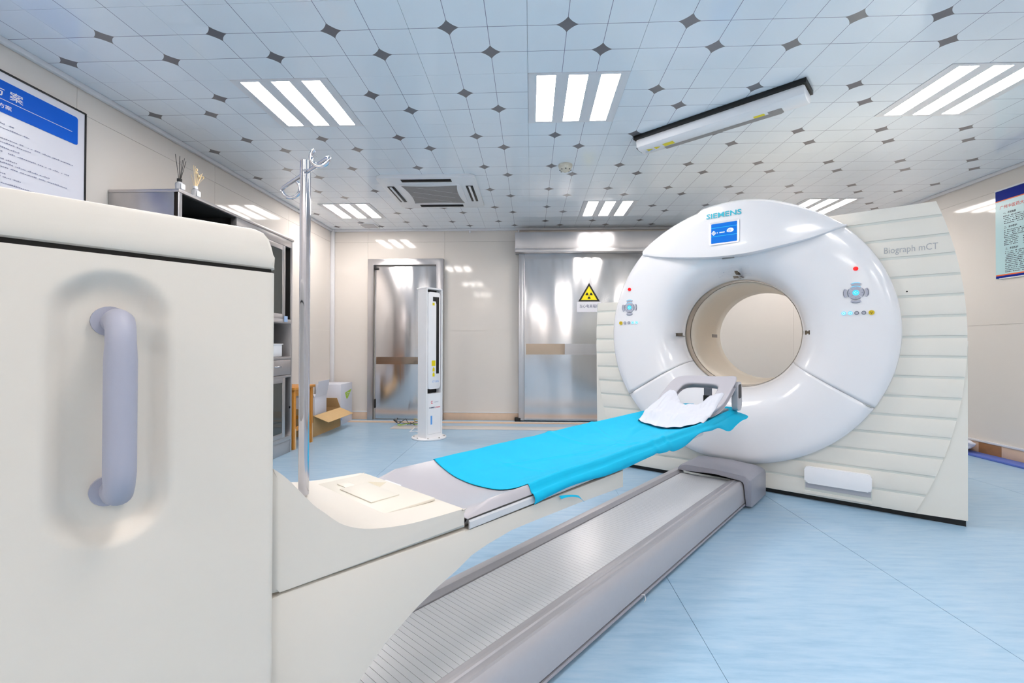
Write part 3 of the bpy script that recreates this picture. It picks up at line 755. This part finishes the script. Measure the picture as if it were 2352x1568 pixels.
# blue sheet
bs = tthing('blue_sheet', 'bright blue disposable sheet spread along the couch pad', 'sheet', QC, 1.9, .6)
TS0, TS1 = 1.035, 3.15
def drop(t):
    d = .030+.006*math.sin(t*9)
    d += .020*math.exp(-((t-2.05)/.16)**2)-.022*math.exp(-((t-2.36)/.12)**2)+.03*math.exp(-((t-2.78)/.09)**2)
    return d-.02*ss(2.9, 3.1, t)
def sheet(u, v):
    s0 = -1.03+2.06*min(1, u/.86) if u <= .86 else 1.03
    t = TS0+(TS1-TS0)*v+.012*math.sin(s0*7)*(1-v)*0+.004*noise.noise((s0*3, v*9, 3))
    w_ = hw(t)+.004 if t > 2.45 else HW+.004
    s = s0
    e = min(1.0, abs(s)); z = (zt(min(1, e*1.06)) if e < .93 else zt(1)-.026*((e-.93)/.07)**2)+.0045
    q = QC+s*w_
    wr = noise.noise((q*5, t*2.2, 1))*.006+noise.noise((q*16, t*7, 5))*.0028
    wr += .010*math.exp(-((q+1.10+.10*math.sin(t*3))/.018)**2)*ss(1.5, 1.7, t)*(1-ss(2.2, 2.5, t))*.5
    wr += .007*math.exp(-((q+1.01-.25*(t-1.9))/.012)**2)*ss(1.2, 1.35, t)*(1-ss(1.7, 1.9, t))
    wr += .008*math.exp(-((t-1.86-.6*(q+1.05))/.02)**2)*.7+.006*math.exp(-((t-1.98+.5*(q+1.1))/.018)**2)*.8
    wr += .006*math.exp(-((t-1.30-.2*(q+1.05))/.010)**2)*.6*ss(-1.25, -1.15, q)*(1-ss(-.95, -.88, q))
    z += abs(wr)*ss(0, .03, v)
    if t > 2.8 and s0 > .3: q += .05*ss(2.85, 3.1, t)*(s0-.3)/.7
    if t > 2.75: z += .012*ss(2.75, 3.1, t)+.02*max(0, noise.noise((q*9, t*8, 2)))*ss(2.85, 3.0, t)
    if u > .86:
        k = (u-.86)/.14; d = drop(t)
        z = z-d*k; q += .045*ss(2.62, 2.9, t)*k+ .006*math.sin(k*PI)+.008*k*(.5+.5*noise.noise((t*6, 1, 0)))
    elif u < .02: z -= .008
    return (q, t, z)
grid('sheet', 120, 260, sheet, SHEET, bs, thick=.0012)
grid('hanging_corner', 10, 14, lambda u, v: (-.846+.012*math.sin(v*2.6)+.008*u, 1.165+.11*v+.02*(u-.5)*v, .562-.010*(1-u)-.018*u*(1-v)-.055*v*v*(.4+.6*u)), SHEET, bs, thick=.001)
OFF = Vector((0, 0, 0))
# head holder
QH = -1.035
hh = tthing('head_holder', 'moulded grey head and arm holder with an opening at the end of the couch', 'head rest', QH, 2.8, .62)
def H(a, b, lift=0):
    b_ = max(-.2, min(1.2, b))
    return (QH+.205*a*(1-.04*b_), 2.57+.45*b+.03*b_*abs(a)**2, .632+.195*b_-.012*(1-a*a)*(1-b_)*ss(-.3, .2, b)+.034*abs(a)**4*b_*b_+lift)
def ringf(u, v):
    th = 2*PI*u; c, s = math.cos(th), math.sin(th)
    def sup(c, s, p): return (abs(c)**p+abs(s)**p)**(-1/p)
    ki, ko = sup(c, s, 4.5), sup(c, s, 5.5)
    ai, bi = .54*c*ki, .53+.29*s*ki; ko = sup(c, s, 3.4 if c < 0 or s < 0 else 6); ao, bo = c*ko, .56+.47*s*ko
    k = v; a, b = ai+(ao-ai)*k, bi+(bo-bi)*k
    e = min(v, 1-v)/.12; dz = -.012*(1-min(1, e))**2
    return H(a, b, dz)
g = grid('cradle', 112, 16, ringf, FOAM, hh, thick=.05, closed_u=True, angle=80)
sm = g.modifiers.new('round', 'SUBSURF'); sm.levels = sm.render_levels = 1
grid('base_board', 12, 8, lambda u, v: (QH-.10+.20*u, 2.62+.36*v, .606+.03*v), OLIVE, hh, thick=.008)
br = prism('support_bracket', rrect(2.98, 3.07, .625, .80, .03), 0, -.872, -.838, SILVER2, hh, bev=.004)
prism('bracket_slot', rrect(3.0, 3.055, .70, .785, .012), 0, -.840, -.8365, BLACK, br)
box('strap', (QH-.03, 3.06, .625), (QH+.02, 3.066, .80), SILVER, hh); box('strap_buckle', (QH-.032, 3.052, .63), (QH+.022, 3.060, .70), BLACK, hh, bev=.002)
box('holder_foot', (QH-.12, 2.95, .60), (QH+.12, 3.07, .625), SILVER2, hh, bev=.004)
OFF = Vector((0, 0, 0))
wc = tthing('white_cloth', 'crumpled white cloth draped over the front of the grey head holder', 'cloth', QH, 2.7, .62)
def cloth(u, v):
    a = -1.03+1.88*u+.42*max(0, v-.3)*max(0, .5-u)*2; top = .40+.10*math.cos(u*PI*2)+.05*math.sin(u*7); b = -.34+(top+.34)*v
    sag = -.045*ss(.20, .40, b)*max(0, 1-(a/.55)**2)
    wr = .022*abs(noise.noise((a*2.6+b, b*2.2, 7)))+.010*abs(noise.noise((a*7, b*4, 2)))+.008*math.sin(a*8-b*6)*(1-v*.6)
    if b >= 0: p = Vector(H(a, b)); z = p.z+.010+abs(wr)*.8+sag
    else:
        k = -b/.34; p0 = Vector(H(a, 0)); p = p0+Vector((0, -.155*k*(1-.45*abs(a)**2), 0)); z = (p0.z+.010+abs(wr)*.8)*(1-ss(0, 1, k))+(zt(min(1, abs(p.x-QC)/HW))+.014+.005*abs(math.sin(a*9)))*ss(0, 1, k)
    if a > .80: z -= (a-.8)*.25
    if a < -.93: z -= (-.93-a)*.5
    return (p.x, p.y-abs(wr)*(1-v), z)
grid('cloth', 90, 60, cloth, CLOTH, wc, thick=.001)
OFF = Vector((0, 0, 0))
# floor track with its slatted cover
ft = tthing('couch_track', 'low silver floor track with a slatted white cover running into the scanner', 'track', -1.08, 1.8)
box('track_bed', (-1.255, -.42, .0), (-.90, 3.15, .132), DARK, ft)
prism('side_rail', [(-1.31, .004), (-1.31, .150), (-1.302, .163), (-1.288, .168), (-1.262, .168), (-1.250, .150), (-1.248, .10), (-1.248, .004)], 1, -.42, 3.19, SILVER2, ft)
prism('side_rail', [(-.934, .10), (-.934, .157), (-.928, .160), (-.914, .160), (-.910, .164), (-.898, .166), (-.894, .162), (-.884, .162), (-.870, .1655), (-.862, .163), (-.854, .153), (-.846, .128), (-.840, .06), (-.839, .036), (-.86, .034), (-.86, .10)], 1, -.42, 3.19, SILVER2, ft)
prism('bottom_strip', [(-.862, .008), (-.862, .030), (-.836, .030), (-.833, .024), (-.845, .008)], 1, -.42, 3.19, SILVER, ft)
s0 = None
for k in range(134):
    t = .34+.021*k
    if s0 is None: s0 = box('slat', (-1.246, 0+.0007, .134), (-.932, .0205, .1465), SLAT, ft); s0.data.transform(Matrix.Translation((0, -OFF.y, 0))); s0.location.y = t+OFF.y
    else:
        o = s0.copy(); COL.objects.link(o); o.parent = ft; o.location.y = t+OFF.y
cap = [(-.797, .018), (-.797, .165), (-.803, .182), (-.82, .194), (-.86, .203), (-1.02, .214), (-1.20, .212), (-1.245, .204), (-1.262, .185), (-1.264, .168), (-1.245, .168), (-1.225, .176), (-1.02, .184), (-.86, .176), (-.842, .166), (-.836, .15), (-.834, .018)]
box('cap_shade_block', (-1.24, 3.2, .147), (-.845, 3.44, .168), DARK, ft)  # dark block added to stand for the shade under the hood
prism('end_cap', cap, 1, 3.12, 3.47, SILVER, ft, bev=.006)
tube('cable_tie', [(-.838, 1.71, .03), (-.826, 1.712, .034), (-.822, 1.712, .015), (-.828, 1.713, .004)], .0018, WHITE, ft, n=6)
OFF = Vector((0, 0, 0))
# infusion pole
pl = thing('infusion_pole', 'tall chrome infusion pole with two curled hooks rising from the couch foot end', 'pole', (-.568, 1.127, .62))
tube('pole', [(0, 0, .027), (0, 0, .862)], .0127, CHROME, pl, n=24)
bar = Vector((-.467+.685, 1.04-1.238, 0)).normalized(); side = Vector((-bar.y, bar.x, 0))
scr_r = Vector((.894, .447, 0))
def hook(s, rad, ln):
    e = bar*s*ln; pts = [Vector((0, 0, .833)), e*.5+Vector((0, 0, .833)), e*.93+Vector((0, 0, .833))]
    cdir = (scr_r*-.78*s-bar*s*.45).normalized()
    for k in range(0, 25):
        a = .12+k/24*(1.26 if s > 0 else 1.36)*PI
        pts.append(e+cdir*(rad*(1-math.cos(a)))+Vector((0, 0, .833-rad*math.sin(a))))
    tube('hook', pts, .0048, CHROME, pl, n=10)
hook(1, .021, .138); hook(-1, .025, .165)
disc('bolt', (.006, -.0125, .833), .0045, 1, -.004, CHROME, pl, n=10)

# ------------------------------------------------------------------ left wall: steel cabinet and what stands on it
cb = thing('steel_cabinet', 'tall stainless steel cupboard with sliding glass doors against the left wall', 'cabinet', (-2.53, 3.6, 0))
def cbox(n, lo, hi, m, p=None, bev=.002): return box(n, [lo[0]+2.53, lo[1]-3.6, lo[2]], [hi[0]+2.53, hi[1]-3.6, hi[2]], m, p or cb, bev)
CF, CK = -2.295, -2.765
cbox('side_panel', (CK, 2.88, .0), (CF, 2.90, 2.015), CABM); cbox('side_panel', (CK, 4.295, .0), (CF, 4.315, 2.015), CABM)
cbox('top_board', (CK, 2.878, 2.015), (CF+.006, 4.33, 2.035), CABM); cbox('back_panel', (CK, 2.90, .0), (CK+.015, 4.295, 2.0), DARK)
cbox('front_edge', (CF-.03, 2.88, .0), (CF+.002, 2.912, 2.015), CABM)
for z0, z1 in ((1.222, 1.262), (.885, .91), (.715, .738), (.12, .16)): cbox('shelf', (CK+.015, 2.90, z0), (CF, 4.295, z1), CABM)
cbox('inner_shelf', (CK+.021, 2.918, 1.59), (CF-.06, 4.285, 1.605), AMBER)
cbox('inner_shelf', (CK+.015, 2.90, .42), (CF-.06, 4.295, .432), CABM)
cbox('kick_board', (CF-.02, 2.90, .0), (CF-.005, 4.295, .12), CABM)
cbox('shade_lining', (CK+.016, 2.902, 1.262), (CK+.02, 4.293, 2.0), DARK)  # near-black sheets added to put the shade of the bays into colour
def glass_door(y0, y1, z0, z1, x, nm='sliding_door'):
    f = .045
    g = prism(nm, [(y0-3.6, z0), (y1-3.6, z0), (y1-3.6, z1), (y0-3.6, z1), (y0-3.6+f, z1-f), (y1-3.6-f, z1-f), (y1-3.6-f, z0+f), (y0-3.6+f, z0+f), (y0-3.6+f, z1-f), (y0-3.6, z1)], 0, x+2.53, x+2.53+.018, CABM, cb) if False else None
    bm = bmesh.new()
    for lo, hi in (((y0, z0), (y0+f, z1)), ((y1-f, z0), (y1, z1)), ((y0+f, z0), (y1-f, z0+f)), ((y0+f, z1-f), (y1-f, z1))):
        add_box(bm, (x+2.53, lo[0]-3.6, lo[1]), (x+2.548, hi[0]-3.6, hi[1]), .002)
    g = fin(bm, nm, CABM, cb, angle=35)
    cbox('glass_pane', (x+.006, y0+f, z0+f), (x+.012, y1-f, z1-f), GLASSD, g, 0)
    return g
cbox('door_track', (CF-.05, 3.475, 1.945), (CF, 4.295, 2.015), CABM)
for y in (2.9125, 4.288): cbox('shade_lining', (CK+.02, y, 1.262), (CF-.012, y+.005, 2.012), DARK)
cbox('shade_lining', (CK+.02, 2.92, 2.008), (CF-.012, 3.47, 2.0145), DARK)
glass_door(3.49, 4.19, 1.262, 1.945, CF-.02); glass_door(3.47, 4.15, 1.262, 1.945, CF-.045)
glass_door(3.55, 4.20, .16, .715, CF-.02); glass_door(2.92, 3.58, .16, .715, CF-.045)
for y0, y1 in ((2.91, 3.59), (3.61, 4.285)):
    dr = cbox('drawer', (CF-.3, y0, .742), (CF+.004, y1, .882), CABM, None, .003)
    k = tube('drawer_pull', [(CF+2.53+.004, (y0+y1)/2-3.6+.06, .822), (CF+2.53+.025, (y0+y1)/2-3.6+.065, .822), (CF+2.53+.025, (y0+y1)/2-3.6+.135, .822), (CF+2.53+.004, (y0+y1)/2-3.6+.14, .822)], .006, CHROME, dr, n=8)
cbox('name_tag', (CF+.001, 4.165, 1.235), (CF+.004, 4.225, 1.29), SKY)
cbox('lock_button', (CF-.001, 4.262, .42), (CF+.008, 4.278, .44), BLACK)
# storage bin in the open niche
sb = thing('storage_bin', 'white plastic bin in the open niche of the steel cupboard', 'bin', (-2.45, 4.07, .9105))
bm = bmesh.new(); add_box(bm, (-.13, -.12, 0), (.13, .115, .118), .008); fin(bm, 'body', WHITE, sb, angle=35)
box('rim', (-.137, -.127, .112), (.137, .122, .122), WHITE, sb, bev=.003)
# reed diffusers
def diffuser(name, label, x, y, reedm, capm, glassm, sticks, labelm):
    t = thing(name, label, 'reed diffuser', (x, y, 2.035), 0, 'reed diffusers on the steel cupboard')
    lathe_z('bottle', [(.018, 0), (.024, .002), (.025, .04), (.021, .050), (.011, .056), (.011, .062)], glassm, t, 20)
    lathe_z('collar', [(.013, .058), (.0145, .060), (.0145, .076), (.009, .078)], capm, t, 16)
    lb = box('paper_label', (.0235, -.017, .008), (.0262, .017, .042), labelm, t)
    for k, (dx, dy, h) in enumerate(sticks):
        tube('reed', [(dx*.1, dy*.1, .06), (dx, dy, h)], .0016, reedm, t, n=6)
    return t
diffuser('reed_diffuser', 'small glass reed diffuser with black sticks and black collar on the cupboard', -2.315, 2.915, BLACK, BLACK, GLASSW,
         [(.02, -.062, .215), (.01, -.012, .213), (0, .002, .228), (.012, .026, .222), (.004, .05, .212), (.01, .012, .205), (-.01, .016, .20)], WHITE)
wd = diffuser('reed_diffuser', 'small reed diffuser with pale straw sticks and dried flowers on the cupboard', -2.315, 3.058, REED, WHITE, GLASSW,
         [(.02, -.045, .205), (.01, -.015, .21), (0, .025, .18), (.012, .05, .185), (.004, .056, .182), (.01, .04, .175), (-.01, -.028, .15), (.0, .03, .165)], WHITE)
for dx, dy, h in ((.0, .012, .195), (.008, .062, .16), (.01, -.004, .17), (-.006, .05, .15), (.006, .02, .155)):
    lathe_z('dried_flower', [(.001, -.012), (.006, -.004), (.008, .003), (.003, .010)], REED, wd, 8, (dx, dy, h))
    tube('stem', [(0, 0, .07), (dx, dy, h-.01)], .0009, REED, wd, n=5)
# poster on the left wall
ps = thing('framed_poster', 'white framed notice with a blue heading on the left wall', 'poster', (XL, 2.1, 1.9))
pf = frame((.016, -2.1, -1.9), (0, 1, 0), (0, 0, 1))
box('backing_board', (.0, -.75, -.49), (.014, .607, .540), PAPER, ps)
for lo, hi in (((-.75, .538), (.613, .547)), ((-.75, -.497), (.613, -.488)), ((.605, -.488), (.613, .538)), ((-.758, -.497), (-.75, .547))):
    box('frame_strip', (0, lo[0], lo[1]), (.02, hi[0], hi[1]), BLACK, ps)
flat('heading_panel', rrect(1.45, 2.662, 2.228, 2.396, .014), pf, PBLUE, ps, .0)
box('heading_rule', (.0165, 1.5-2.1, 2.2955-1.9), (.0170, 2.627-2.1, 2.2985-1.9), PAPER, ps)
text('lettering', '方 案', pf, PAPER, ps, 2.21, 2.362, 2.312, .048, bold=.01)
text('lettering', '方案', pf, PAPER, ps, 2.245, 2.307, 2.252, .024, bold=.006)
rows = [(2.05, 2.335, 2.168), (2.0, 2.39, 2.146), (2.1, 2.634, 2.092), (2.1, 2.40, 2.072), (2.1, 2.345, 2.045), (2.0, 2.62, 2.022), (2.1, 2.33, 1.985), (2.0, 2.50, 1.966), (2.0, 2.61, 1.944), (2.0, 2.28, 1.91), (2.0, 2.35, 1.892), (1.9, 2.6, 1.86), (1.9, 2.5, 1.83), (1.9, 2.6, 1.80), (1.9, 2.55, 1.77)]
text_rows('small_print', pf, rows, INKL, ps, 3, .009)
# poster on the right wall
pr = thing('hanging_poster', 'pale blue notice with navy bands and a red title on the right wall', 'poster', (XR, 4.0, 2.05))
rf = frame((-.008, -4.0, -2.05), (0, -1, 0), (0, 0, 1))       # x runs along -Y: coordinate = -world Y
def rx(y): return -y
rf = frame((-.0085, 0, -2.05), (0, -1, 0), (0, 0, 1)) @ Matrix.Translation((4.0, 0, 0))
box('board', (-.008, -.45, -.412), (0, .385, .385), PPALE, pr)
box('top_rail', (-.014, -.45, .385), (0, .388, .398), WHITE_TRIM, pr, bev=.002); box('bottom_rail', (-.014, -.45, -.42), (0, .352, -.410), WHITE_TRIM, pr, bev=.002)
flat('heading_band', [(-4.384, 2.345), (-3.55, 2.345), (-3.55, 2.434), (-4.384, 2.434)], rf, PNAVY, pr, 0)
flat('orange_rule', [(-4.384, 2.336), (-3.55, 2.336), (-3.55, 2.345), (-4.384, 2.345)], rf, PORANGE, pr, 0)
flat('orange_rule', [(-4.384, 1.661), (-3.55, 1.661), (-3.55, 1.672), (-4.384, 1.672)], rf, PORANGE, pr, 0)
flat('footer_band', [(-4.384, 1.638), (-3.55, 1.638), (-3.55, 1.661), (-4.384, 1.661)], rf, PNAVY, pr, 0)
text('lettering', '广州中医药大学', rf, PRED, pr, -4.345, -4.105, 2.262, .034, bold=.004)
text('lettering', '一、术前准备', rf, INK, pr, -4.315, -4.205, 2.212, .02, bold=.01)
text('lettering', '二、术中防护', rf, INK, pr, -4.308, -4.198, 2.082, .02, bold=.01)
text('lettering', '三、术后防护', rf, INK, pr, -4.298, -4.19, 1.888, .02, bold=.01)
rows = [(-4.315+.002*k, -3.6, 2.19-.0165*k) for k in range(5)]+[(-4.308, -4.19 if k > 3 else -3.6, 2.062-.0165*k) for k in range(9)]+[(-4.15, -3.6, 1.98-.02*k) for k in range(4)]+[(-4.30, -3.6, 1.868-.0165*k) for k in range(12)]
text_rows('small_print', rf, rows, INK, pr, 5, .0105)
# radiation sign on the sliding door
rs = thing('radiation_sign', 'yellow and black triangular radiation warning sign on the sliding steel door', 'sign', (.772, YB-.092, 1.6))
sfm = frame((0, 0, 0), (1, 0, 0), (0, 0, 1))
flat('sign_plate', [(-.16, -.13), (.16, -.13), (.16, .0), (.147, .008), (0, .262), (-.147, .008), (-.16, 0)], sfm, mat('sign_pale', 'dcdce4', .3, .2), rs, 0, .001)
flat('black_border', [(-.146, .008), (.146, .008), (0, .258)], sfm, BLACK, rs, .0016)
flat('yellow_field', [(-.106, .030), (.106, .030), (.003, .210), (-.003, .210)], sfm, YSTICK, rs, .0024)
for a in (30, 150, 270): flat('trefoil_blade', annulus(.016, .047, a-28, a+28, (0, .092), 6), sfm, BLACK, rs, .0032)
flat('trefoil_hub', [(.006*math.cos(k/10*2*PI), .092+.006*math.sin(k/10*2*PI)) for k in range(10)], sfm, BLACK, rs, .0032)
text('lettering', '当心电离辐射', sfm, NAVYINK, rs, -.125, .135, -.075, .046, bold=.0, depth=.0018)

# ------------------------------------------------------------------ back left corner: stool, boxes
st = thing('wooden_stool', 'orange varnished wooden stool with worn legs beside the steel cupboard', 'stool', (-2.5, 4.565, 0))
box('seat', (-.215, -.215, .578), (.215, .215, .605), WOOD, st, bev=.006)
for sx in (-1, 1):
    for sy in (-1, 1):
        l = box('leg', (sx*.175-.022, sy*.175-.022, .0), (sx*.175+.022, sy*.175+.022, .578), WOOD, st, bev=.003)
        if sx > 0: box('worn_patch', (sx*.175+.019, sy*.175+.002, .0), (sx*.175+.0235, sy*.175+.0232, .20), WOODRAW, l)
for s in (-1, 1):
    box('apron', (s*.175-.01, -.153, .515), (s*.175+.01, .153, .578), WOOD, st, bev=.002); box('apron', (-.153, s*.175-.01, .515), (.153, s*.175+.01, .578), WOOD, st, bev=.002)
    box('stretcher', (s*.175-.01, -.153, .17), (s*.175+.01, .153, .21), WOOD, st, bev=.002); box('stretcher', (-.153, s*.175-.01, .24), (.153, s*.175+.01, .28), WOOD, st, bev=.002)
ct = thing('cardboard_box', 'open brown cardboard box on the floor beside the wooden stool', 'box', (-2.565, 5.345, 0))
def wallbox(t, hx, hy, h, m, th=.005, flaps=()):
    box('bottom', (-hx, -hy, .0), (hx, hy, th), m, t)
    for lo, hi in (((-hx, -hy), (hx, -hy+th)), ((-hx, hy-th), (hx, hy)), ((-hx, -hy+th), (-hx+th, hy-th)), ((hx-th, -hy+th), (hx, hy-th))):
        box('side', (lo[0], lo[1], th), (hi[0], hi[1], h), m, t)
wallbox(ct, .16, .355, .235, CARD)
def flapq(t, a, b, c, d, m):
    bm = bmesh.new(); n_ = (Vector(b)-Vector(a)).cross(Vector(d)-Vector(a)).normalized()*.004
    lo = [bm.verts.new(Vector(p)) for p in (a, b, c, d)]; hi = [bm.verts.new(Vector(p)+n_) for p in (a, b, c, d)]
    bm.faces.new(lo[::-1]); bm.faces.new(hi)
    for i in range(4): bm.faces.new((lo[i], lo[(i+1) % 4], hi[(i+1) % 4], hi[i]))
    return fin(bm, 'flap', m, t)
flapq(ct, (.16, -.355, .235), (.16, .355, .235), (.30, .42, .155), (.30, -.29, .155), CARDL)
flapq(ct, (-.16, -.355, .235), (.16, -.355, .235), (.13, -.43, .32), (-.13, -.43, .32), CARDL)
flapq(ct, (-.155, .355, .235), (.16, .355, .235), (.14, .30, .36), (-.13, .30, .36), CARD)
c2 = thing('white_box', 'white carton with raised flaps standing inside the cardboard box', 'box', (-2.585, 5.30, .005), math.radians(4))
box('body', (-.12, -.20, .0), (.12, .155, .42), WBOX, c2, bev=.003)
flapq(c2, (.12, -.20, .42), (.12, .155, .42), (.15, .16, .60), (.15, -.17, .60), WBOX)
flapq(c2, (-.12, -.20, .42), (.12, -.20, .42), (.10, -.30, .55), (-.12, -.30, .55), WBOX)
c3 = thing('white_box', 'tall white carton with a green triangle printed on it, in the back corner', 'box', (-2.59, 5.945, 0))
box('body', (-.165, -.185, .0), (.165, .185, .52), WBOX, c3, bev=.003)
gf = frame((.1655, 0, 0), (0, 1, 0), (0, 0, 1))
gp = [(-.055, .40), (.165, .435), (.16, .43), (.03, .318), (.0, .315), (-.015, .325)]
flat('green_label', gp, gf, GREEN, c3)
text_rows('label_print', frame((.1662, 0, 0), (0, 1, 0), (0, 0, 1)), [(-.01, .09, .385), (-.01, .05, .36)], PAPER, c3, 2, .016)
flat('blue_mark', [(-.17, .05), (-.14, .07), (-.16, .10)], gf, BLUEINK, c3)

# ------------------------------------------------------------------ laser tower in front of the hinged door
lt = thing('laser_tower', 'free standing white laser tower with yellow stickers in front of the hinged door', 'laser', (-1.125, 5.03, 0), math.radians(53.8))
lathe_z('base_plate', [(.185, 0), (.19, .004), (.19, .014), (.184, .018)], WHITE, lt, 40)
for k in range(8): disc('bolt', (.165*math.cos(k*PI/4), .165*math.sin(k*PI/4), .018), .008, 2, .006, GRILLE, lt, n=8)
WT, DT, HT = .115, .085, 1.63
bm = bmesh.new()
add_prism(bm, [(-WT, -DT), (-WT, DT-.03), (-WT+.03, DT), (WT-.03, DT), (WT, DT-.03), (WT, -DT), (WT-.016, -DT), (WT-.016, .02), (-WT+.016, .02), (-WT+.016, -DT)], 2, .495, HT, 0)
add_box(bm, (-WT, -DT, HT), (WT, DT, HT+.018), .006)
add_prism(bm, [(-WT, -DT), (-WT, DT-.03), (-WT+.03, DT), (WT-.03, DT), (WT, DT-.03), (WT, -DT)], 2, .018, .495, 0)
fin(bm, 'cabinet', WHITE, lt, angle=35)
box('recess', (-WT+.017, -.005, .497), (WT-.017, .019, HT-.002), BLACK, lt)
iu = prism('laser_unit', rrect(-.092, .080, .545, HT-.03, .03), 1, -DT-.004, .0, WHITE, lt, bev=.006)
tf = frame((0, -DT-.0045, 0), (1, 0, 0), (0, 0, 1))
flat('laser_window', [(-.03, 1.50), (-.03, 1.55), (.06, 1.55), (.06, .71), (.02, .71), (.02, 1.47), (.012, 1.50)], tf, BLACK, lt)
flat('warning_sticker', [(-.035, 1.455), (-.005, 1.455), (-.005, 1.485), (-.035, 1.485)], tf, YSTICK, lt)
flat('warning_sticker', [(-.045, .795), (.01, .795), (.01, .855), (-.045, .855)], tf, YSTICK, lt)
for z in (.735, .68): flat('warning_sticker', [(-.032, z), (-.002, z), (-.002, z+.03), (-.017, z+.05), (-.032, z+.03)], tf, YSTICK, lt)
text('lettering', 'CT SIM+', tf, BLUEINK, lt, -.035, .062, .615, .02)
tf = frame((0, -DT-.0005, 0), (1, 0, 0), (0, 0, 1))
bm = bmesh.new()
for a, b, c, d in ((-.095, .095, .055, .057), (-.095, -.093, .055, .49), (.093, .095, .055, .49)): add_rect(bm, tf, a, b, c, d)
fin(bm, 'door_outline', GREYL, lt)
flat('round_logo', annulus(.010, .016, 40, 330, (-.035, .40), 14), tf, REDINK, lt)
text('lettering', 'GAMMEX', tf, INKL, lt, -.005, .06, .395, .011)
text('lettering', 'GAMMEX', tf, NAVYINK, lt, -.075, .005, .335, .014, bold=.02); text('lettering', 'LASERS', tf, REDINK, lt, .012, .085, .335, .014, bold=.02)
flat('serial_sticker', [(-.055, .16), (-.03, .16), (-.03, .255), (-.055, .255)], tf, BLUEINK, lt)
# loose wires behind the laser tower
wr = thing('loose_wires', 'tangle of thin dark and yellow wires on the floor behind the laser tower', 'wire', (-1.45, 5.80, 0))
rnd = random.Random(11)
for k in range(7):
    p = Vector((rnd.uniform(-.25, .05), rnd.uniform(-.1, .1), .014)); a = rnd.uniform(0, 6.28); pts = []
    for q in range(14):
        pts.append(p.copy()); a += rnd.uniform(-.8, .8); p = p+Vector((math.cos(a)*.035, math.sin(a)*.03, 0)); p.z = max(.014, .014+.06*abs(math.sin(q*.45+k))*(1 if k % 2 else .4)); p.x = max(-.3, min(.22, p.x)); p.y = max(-.16, min(.16, p.y))
    tube('wire', pts, .004, (BLACK, YEL, BLACK, GRILLE, INK, BLACK, GREEN)[k], wr, n=6)
tag(tube('power_cable', [(-1.22, 5.28, .006), (-1.27, 5.30, .006), (-1.36, 5.36, .006), (-1.42, 5.33, .006), (-1.40, 5.46, .03), (-1.36, 5.52, .013)], .006, WHITE), 'short white cable on the floor by the foot of the laser tower', 'cable')

# ------------------------------------------------------------------ right wall foot: mat and bag
tag(box('blue_mat', (4.10, 2.6, 0), (4.25, 4.75, .018), MATB, bev=.003), 'narrow dark blue mat along the foot of the right wall', 'mat')
bg = thing('plastic_bag', 'crumpled white plastic bag on the floor by the right wall behind the scanner', 'bag', (4.15, 4.72, .018))
def bag(u, v):
    th = 2*PI*u; f = PI*v; r_ = math.sin(f)
    n_ = noise.noise((math.cos(th)*2, math.sin(th)*2, v*4))*.35+noise.noise((math.cos(th)*6, math.sin(th)*6, v*9))*.18
    return (.10*r_*math.cos(th)*(1+n_), .2*r_*math.sin(th)*(1+n_), .062*(1-math.cos(f))*(1+.5*n_*r_))
grid('bag', 36, 18, bag, BAG, bg, closed_u=True)
for nm, p, m_ in (('printed_dot', (-.05, -.08, .115), RED), ('printed_dot', (-.07, .02, .11), BLUEINK)):
    disc(nm, p, .008, 2, .004, m_, bg, n=10)
tp = box('packing_tape', (XR-.016, 4.34, .0), (XR-.0135, 4.55, .115), mat('brown_tape', 'a87850', .4, var=.2, nscale=20))
tag(tp, 'strip of brown packing tape stuck on the right wall baseboard', 'tape')
